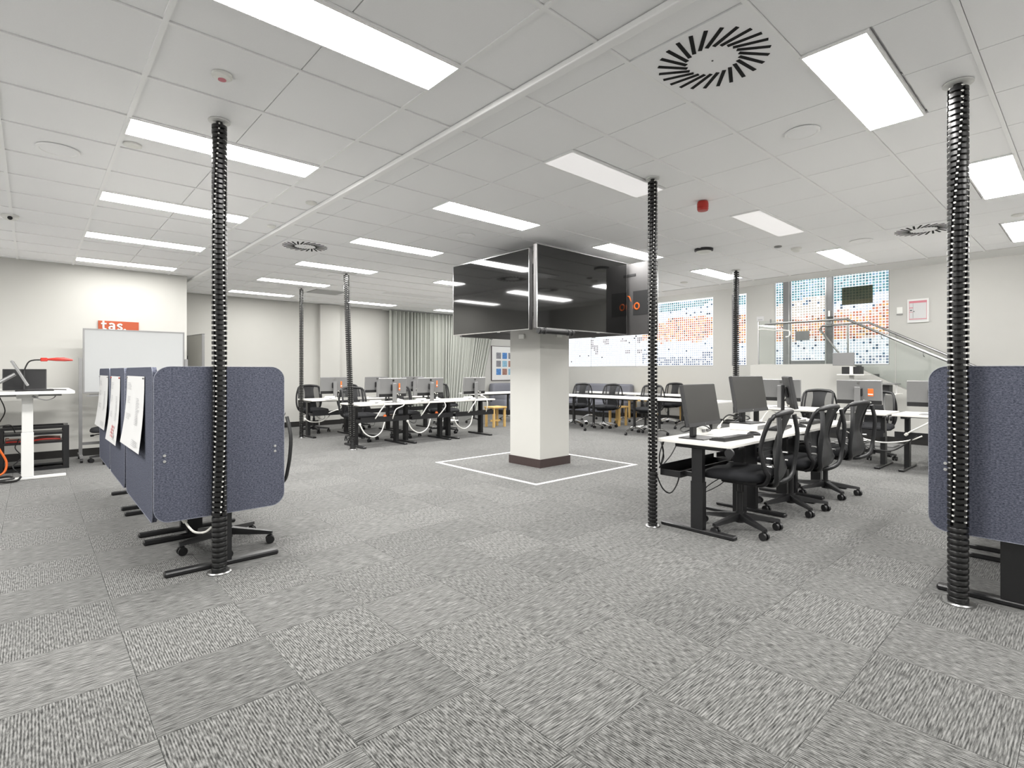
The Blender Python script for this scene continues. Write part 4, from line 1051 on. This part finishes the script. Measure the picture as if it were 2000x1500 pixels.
# ------------------------------------------------------------------ far wall: door, curtain, picture
dr = thing('door_leaf', 'pale open door leaf in front of the far wall', 'door', (2.31, 12.24, 0), R(-84))
MB().rbox((0, -.02, .01), (.86, .02, 1.97), .003, 1).build('leaf', 'wall', dr, 0)
MB().box((.0, -.023, .01), (.012, .023, 1.972)).box((.848, -.023, .01), (.862, .023, 1.972)).box((0, -.023, 1.958), (.862, .023, 1.972)).build('edge_trim', 'silver_plastic', dr, 0)
for z in (.3, 1.45): MB().box((.03, -.035, z), (.06, -.0205, z + .12)).build('hinge', 'black_metal', dr, 0)
MB().tube([(.80, -.02, 1.0), (.80, -.06, 1.0), (.68, -.06, 1.0)], .009, 8).build('handle', 'steel', dr)
cu = thing('curtain', 'pale grey pleated curtain covering part of the far wall', 'curtain', (0, 0, 0))
vs, fs = [], []; nx, nz = 600, 12
for i in range(nx + 1):
    s = i / nx; x0 = 6.72 + s * 3.55
    for j in range(nz + 1):
        z = .03 + (CEIL - .05) * j / nz
        ph = 2 * math.pi * (x0 * 8.4 + .35 * math.sin(x0 * 5.1))
        amp = .095 + .025 * math.sin(x0 * 11.3)
        sh_ = max(0, (x0 - 8.4) / 1.85) * .74 * (1 - z / CEIL)
        vs.append((x0 - sh_ + .026 * math.sin(ph * 2), YF - .15 + amp * math.sin(ph), z))
for i in range(nx):
    for j in range(nz):
        a = i * (nz + 1) + j; fs.append((a, a + nz + 1, a + nz + 2, a + 1))
MB().add(vs, fs).build('fabric', 'curtain', cu, 80)
MB().box((6.6, YF - .13, CEIL - .02), (10.4, YF - .07, CEIL - .002)).build('track', 'white_paint', cu, 0)
pf = thing('framed_picture', 'white framed picture with nine small photographs beside the column', 'picture', (10.27, YF, .99))
MB().box((0, -.03, 0), (1.05, -.001, 1.02)).build('frame', 'white_paint', pf, 0)
MB().box((-.015, -.032, -.015), (0, -.001, 1.035)).box((0, -.032, -.015), (1.05, -.001, 0)).box((0, -.032, 1.02), (1.05, -.001, 1.035)).box((1.05, -.032, -.015), (1.065, -.001, 1.035)).build('frame_edge', 'skirting_brown', pf, 0)
pm = ['grey_print', 'blue_print', 'grey_print', 'grey_print', 'teal_print', 'brown_print', 'blue_print', 'brown_print', 'teal_print']
for k in range(9):
    x, z = .17 + (k % 3) * .245, .645 - (k // 3) * .245
    MB().box((x, -.032, z), (x + .19, -.0302, z + .19)).build('photo', pm[k], pf, 0)

# ------------------------------------------------------------------ whiteboard and sign
sg = thing('tas_sign', 'orange red sign reading tas. above the whiteboard', 'sign', (.735, YT, 1.78))
MB().box((0, -.025, 0), (.505, -.001, .25)).build('board', 'sign_red', sg, 0)
def letter(pts, closed=False, r=.0135, n=6):
    return MB().tube([(x, -.0262, z) for x, z in pts] if closed else [(p[0], -.0262, p[2]) for p in smooth_pts([(x, 0, z) for x, z in pts], n)], r, 8, closed=closed)
BZ, XH = .108, .10           # baseline and x-height on the board
def ring(cx, cz, rx, rz): return [(cx + rx * math.cos(k * math.pi / 10), cz + rz * math.sin(k * math.pi / 10)) for k in range(20)]
lt_ = letter([(.062, BZ + .138), (.062, BZ + .05), (.066, BZ + .022), (.088, BZ + .012), (.100, BZ + .014)]).tube([(.034, -.0262, BZ + .096), (.100, -.0262, BZ + .096)], .0125, 8)
lt_.build('letter', 'white_plastic', sg, 60)
letter([(.136, BZ + .090), (.150, BZ + .099), (.172, BZ + .100), (.187, BZ + .090), (.192, BZ + .072), (.192, BZ)]).tube([(x, -.0262, z) for x, z in ring(.161, BZ + .034, .028, .024)], .0120, 8, closed=True).build('letter', 'white_plastic', sg, 60)
letter([(.290, BZ + .082), (.272, BZ + .096), (.250, BZ + .092), (.240, BZ + .076), (.252, BZ + .060), (.274, BZ + .050), (.287, BZ + .032), (.276, BZ + .014), (.254, BZ + .010), (.235, BZ + .022)]).build('letter', 'white_plastic', sg, 60)
MB().cyl((.325, -.025, BZ + .014), (.325, -.034, BZ + .014), .016, n=14).build('full_stop', 'white_plastic', sg)
wb = thing('mobile_whiteboard', 'large mobile whiteboard on castors below the tas. sign', 'whiteboard', (.545, 9.62, 0))
MB().box((0, -.012, .97), (1.20, .012, 1.85)).build('panel', 'whiteboard', wb, 0)
MB().box((-.02, -.016, .95), (0, .016, 1.87)).box((1.20, -.016, .95), (1.22, .016, 1.87)).box((0, -.016, 1.85), (1.20, .016, 1.87)).box((0, -.016, .95), (1.20, .016, .97)).build('frame', 'silver_plastic', wb, 0)
MB().box((.02, -.07, .905), (1.18, -.012, .915)).box((.02, -.07, .915), (1.18, -.064, .93)).build('pen_tray', 'silver_plastic', wb, 0)
MB().box((.05, -.06, .9155), (.20, -.03, .935)).build('marker_pens', 'dark_grey', wb, 0)
for x in (-.045, 1.245):
    MB().box((x - .02, -.02, .08), (x + .02, .02, 1.45)).build('upright', 'silver_plastic', wb, 0)
    MB().box((x - .02, -.26, .06), (x + .02, .26, .09)).build('foot_bar', 'silver_plastic', wb, 0)
    for y in (-.24, .24):
        c = MB().box((x - .012, y - .012, .04), (x + .012, y + .012, .06)).build('castor', 'dark_grey', wb, 0)
        MB().cyl((x - .015, y, .03), (x + .015, y, .03), .03, n=14).build('wheel', 'black_plastic', c)
MB().box((-.045, -.01, .22), (1.245, .01, .26)).build('lower_rail', 'silver_plastic', wb, 0)

# ------------------------------------------------------------------ white standing desk, far left
wd = thing('standing_desk', 'tall white standing desk at the left edge', 'desk', (0, 0, 0))
WZ = 1.03
MB().prism([(-.95, 8.12), (.30, 8.12), (.375, 8.20), (.375, 9.78), (-.95, 9.78)], WZ - .03, WZ, 'z').build('desktop', 'white_paint', wd, 0)
for y in (8.40, 9.55):
    MB().rbox((-.40, y - .04, 0), (.30, y + .04, .03), .006, 1).build('foot', 'white_paint', wd, 0)
    lg = MB().rbox((-.10, y - .03, .03), (.01, y + .03, .55), .006, 1).build('leg', 'white_paint', wd, 0)
    MB().rbox((-.095, y - .025, .55), (.005, y + .025, WZ - .08), .006, 1).build('leg_inner_tube', 'white_paint', lg, 0)
    MB().rbox((-.14, y - .06, WZ - .085), (.05, y + .06, WZ - .031), .01, 1).build('leg_head', 'white_paint', wd, 0)
    MB().box((-.5, y - .03, WZ - .06), (.26, y + .03, WZ - .031)).build('top_arm', 'silver_plastic', wd, 0)
pc = thing('computer_tower', 'dark computer box on the white standing desk', 'computer', (-.07, 8.95, WZ))
MB().rbox((-.20, -.12, .0005), (.20, .12, .26), .005, 1).build('case', 'dark_grey', pc)
MB().box((-.19, -.1215, .01), (.19, -.1202, .25)).build('front_panel', 'black_plastic', pc, 0)
sc_ = thing('tilted_screen', 'tilted slim monitor on an arm over the white standing desk', 'monitor', (-.13, 8.45, WZ))
tl = Matrix.Translation((.02, 0, .21)) @ Matrix.Rotation(R(-26), 4, 'Y')
MB().rbox((-.012, -.23, -.16), (.012, .23, .16), .004, 1, mat=tl).build('case', 'silver_plastic', sc_)
MB().box((.0122, -.22, -.15), (.0130, .22, .15), mat=tl).build('screen', 'screen_off', sc_, 0)
MB().tube([(-.02, 0, .20), (-.16, 0, .10), (-.25, 0, .03)], .02, 8).build('arm', 'silver_plastic', sc_)
MB().cyl((-.25, 0, .0005), (-.25, 0, .04), .05, n=16).build('arm_base', 'black_metal', sc_)
lt = thing('closed_laptop', 'flat black laptop on the white standing desk', 'laptop', (.02, 8.42, WZ))
MB().rbox((-.17, -.12, .0005), (.17, .12, .02), .004, 1).build('body', 'black_plastic', lt)
MB().box((-.16, -.11, .0201), (.16, .11, .0215)).build('lid_plate', 'dark_grey', lt, 0)
rc = thing('red_cable_plug', 'red cable with a plug in front of the wall above the standing desk', 'cable', (.02, 8.75, 1.40))
MB().tube(smooth_pts([(-.10, .05, -.14), (-.06, .04, -.03), (0, 0, .0), (.10, 0, .0)]), .008, 6).build('lead', 'black_cable', rc)
MB().rbox((.05, -.02, -.015), (.12, .02, .03), .008, 1).build('plug', 'red', rc)
MB().tube([(.12, 0, .01), (.20, 0, .012), (.28, 0, .012), (.36, 0, .005)], [.012, .022, .024, .010], 8).build('connector', 'red', rc)
MB().box((-.10, .03, -.37), (-.09, .05, -.13)).build('support_rod', 'dark_grey', rc, 0)
cable('black_cable', 'black lead lying across the white standing desk top', [(.14, 8.45, WZ + .012), (.20, 8.5, WZ + .012), (.27, 8.42, WZ + .011), (.30, 8.35, WZ + .011)], .006, 'black_cable', GW)
rk = thing('equipment_rack', 'open black equipment rack under the white standing desk', 'rack', (0, 0, 0))
X0, X1, Y0, Y1, ZH = -.30, .325, 9.06, 9.42, .56
for x in (X0, X1):
    for y in (Y0, Y1):
        MB().box((x - .03, y - .02, .0), (x + .03, y + .02, ZH)).build('post', 'black_metal', rk, 0)
for z in (.015, ZH - .02):
    for y in (Y0, Y1): MB().box((X0 + .03, y - .018, z - .014), (X1 - .03, y + .018, z + .02)).build('rail', 'black_metal', rk, 0)
    for x in (X0, X1): MB().box((x - .02, Y0 + .02, z - .014), (x + .02, Y1 - .02, z + .02)).build('rail', 'black_metal', rk, 0)
for z, h in ((.07, .02), (.34, .03), (.45, .03)): MB().box((X0 + .032, Y0 - .015, z), (X1 - .032, Y1 - .03, z + h)).build('shelf', 'black_metal', rk, 0)
for k, (z, mt) in enumerate(((.372, 'red'), (.385, 'black_cable'), (.40, 'brown_print'))):
    cable('cable_bundle', ('red', 'black', 'brown')[k] + ' cable lying on the middle rack shelf', [(-.25, 9.10, z + .01), (-.05, 9.12 + .02 * k, z), (.10, 9.09 + .03 * k, z + .02), (.27, 9.12, z + .01)], .012, mt, 'cables on the rack')
cable('orange_cable', 'orange cable hanging down beside the rack at the left edge', [(-.36, 8.9, .70), (-.36, 8.85, .52), (-.30, 8.82, .34), (-.235, 8.8, .18), (-.25, 8.78, .06), (-.32, 8.76, .012)], .012, 'orange', 'cables on the rack')
cable('black_cable', 'black cable hanging from the standing desk to the rack', [(-.30, 8.55, 1.0), (-.24, 8.6, .8), (-.30, 8.8, .62), (-.2, 8.95, .6), (-.16, 9.0, .50)], .006, 'black_cable', 'cables on the rack')
cable('black_cable', 'black cable curling in front of the rack', [(-.12, 9.0, .42), (-.16, 8.95, .32), (-.10, 8.93, .20), (-.18, 8.9, .1), (-.12, 8.85, .02), (-.05, 8.8, .012)], .006, 'black_cable', 'cables on the rack')
cable('black_cable', 'black cable heap on the floor at the left edge', [(-.36, 8.30, .02), (-.24, 8.22, .045), (-.16, 8.28, .045), (-.22, 8.36, .06), (-.34, 8.30, .05), (-.28, 8.2, .03), (-.14, 8.24, .02), (-.1, 8.3, .05)], .012, 'black_cable', 'cables on the rack')
cable('grey_cable', 'grey cable under the desktop of the white standing desk', [(.0, 8.2, .98), (.05, 8.18, .95), (.12, 8.18, .93), (.18, 8.2, .95), (.2, 8.22, .975)], .006, 'mid_grey', 'cables on the rack')

# ------------------------------------------------------------------ training tables
def flip_table(label, loc, rz, w=1.6, d=.60):
    t = thing('training_table', label, 'table', loc, rz, 'white training tables on castors')
    MB().prism(rrect(0, w, 0, d, .10, 6), .712, .738, 'z').build('tabletop', 'white_paint', t, 40)
    MB().box((.22, d / 2 - .02, .67), (w - .22, d / 2 + .02, .7115)).build('beam', 'black_metal', t, 0)
    for x in (.28, w - .28):
        MB().cyl((x, d / 2, .12), (x, d / 2, .67), .026, n=12).build('leg', 'black_metal', t)
        MB().box((x - .03, d / 2 - .20, .685), (x + .03, d / 2 + .20, .7115)).build('top_bracket', 'black_metal', t, 0)
        for s in (-1, 1):
            MB().tube([(x, d / 2, .14), (x, d / 2 + s * .14, .12), (x, d / 2 + s * .29, .068)], [.026, .022, .014], 8).build('foot', 'chrome', t)
            c = MB().box((x - .010, d / 2 + s * .29 - .010, .04), (x + .010, d / 2 + s * .29 + .010, .066)).build('castor', 'dark_grey', t, 0)
            MB().cyl((x - .016, d / 2 + s * .29, .029), (x + .016, d / 2 + s * .29, .029), .029, n=12).build('wheel', 'black_plastic', c)
    return t
for k, y1 in enumerate((5.95, 7.56, 9.17)):
    flip_table('white training table in the front row, %s from the right cable spine' % ('first', 'second', 'third')[k], (8.64, y1, 0), R(-90))
for k, y1 in enumerate((7.5, 9.1)):
    flip_table('white training table in the rear row, %s from the window end' % ('first', 'second')[k], (10.35, y1, 0), R(-90))
flip_table('white training table left of the column near the sofa', (7.55, 9.72, 0), R(0), 1.65, .62)
# sofa + timber bench
def sofa_(label, loc, rz, w):
    t = thing('sofa', label, 'sofa', loc, rz, 'grey sofas')
    MB().rbox((0, 0, .12), (w, .72, .44), .05, 3).build('seat_base', 'sofa', t)
    MB().rbox((0, .52, .30), (w, .74, .90), .06, 3).build('backrest', 'sofa', t)
    for x in (0.03, w - .17): MB().rbox((x, .02, .40), (x + .14, .56, .60), .05, 3).build('armrest', 'sofa', t)
    MB().rbox((.02, .02, 0.0), (w - .02, .70, .13), .01, 1).build('plinth', 'skirting', t)
sofa_('low grey sofa under the framed picture', (10.1, 11.48, 0), 0, 1.7)
sofa_('low grey sofa under the long mosaic window', (11.58, 10.6, 0), R(-90), 2.0)
def timber(label, loc, w, d, h, rz=0):
    t = thing('timber_bench', label, 'bench', loc, rz, 'pale timber benches')
    MB().rbox((0, 0, h - .035), (w, d, h), .004, 1).build('seat', 'wood', t)
    for x in (.04, w - .04):
        for y in (.04, d - .04):
            MB().box((x - .022, y - .022, 0), (x + .022, y + .022, h - .035)).build('leg', 'wood', t, 0)
    MB().box((.06, d / 2 - .015, .12), (w - .06, d / 2 + .015, .16)).build('stretcher', 'wood', t, 0)
timber('small timber stool beside the training table left of the column', (7.62, 9.05, 0), .40, .34, .46)
timber('pale timber bench under the mosaic window', (11.85, 6.9, 0), .36, 1.6, .50)
timber('timber stool between the training tables', (9.95, 7.35, 0), .34, .34, .45)

# ------------------------------------------------------------------ small raised stands near the stair
t = thing('equipment_stand', 'tall white stand with a pale monitor in front of the glass', 'stand', (10.8, 2.95, 0))
MB().rbox((-.22, -.22, 0), (.22, .22, .03), .008, 1).build('base', 'silver_plastic', t)
MB().box((-.03, -.03, .03), (.03, .03, 1.19)).build('post', 'white_paint', t, 0)
MB().rbox((-.2, -.24, 1.19), (.2, .18, 1.21), .004, 1).build('shelf', 'laminate', t)
MB().box((-.10, -.15, 1.2105), (.12, .13, 1.34)).build('equipment_case', 'black_plastic', t, 0)
MB().box((-.13, -.05, 1.2105), (-.105, .0, 1.40)).build('screen_stem', 'white_paint', t, 0)
MB().rbox((-.15, -.08, 1.36), (-.131, .26, 1.59), .005, 1).build('screen', 'silver_plastic', t)
t = thing('equipment_stand', 'lower white stand with dark equipment in front of the stair', 'stand', (10.7, 2.47, 0))
MB().rbox((-.22, -.2, 0), (.22, .2, .03), .008, 1).build('base', 'silver_plastic', t)
MB().box((.02, -.03, .03), (.08, .03, .87)).build('post', 'white_paint', t, 0)
MB().rbox((-.22, -.24, .87), (.2, .22, .89), .004, 1).build('shelf', 'laminate', t)
MB().box((-.10, -.12, .8905), (.12, .20, 1.03)).build('equipment_case', 'black_plastic', t, 0)
MB().rbox((-.2, -.22, 1.04), (.2, .24, 1.06), .004, 1).build('top_shelf', 'silver_plastic', t)
for y in (-.2, .2): MB().box((-.02, y - .01, .8905), (.02, y + .01, 1.04)).build('shelf_bracket', 'white_paint', t, 0)
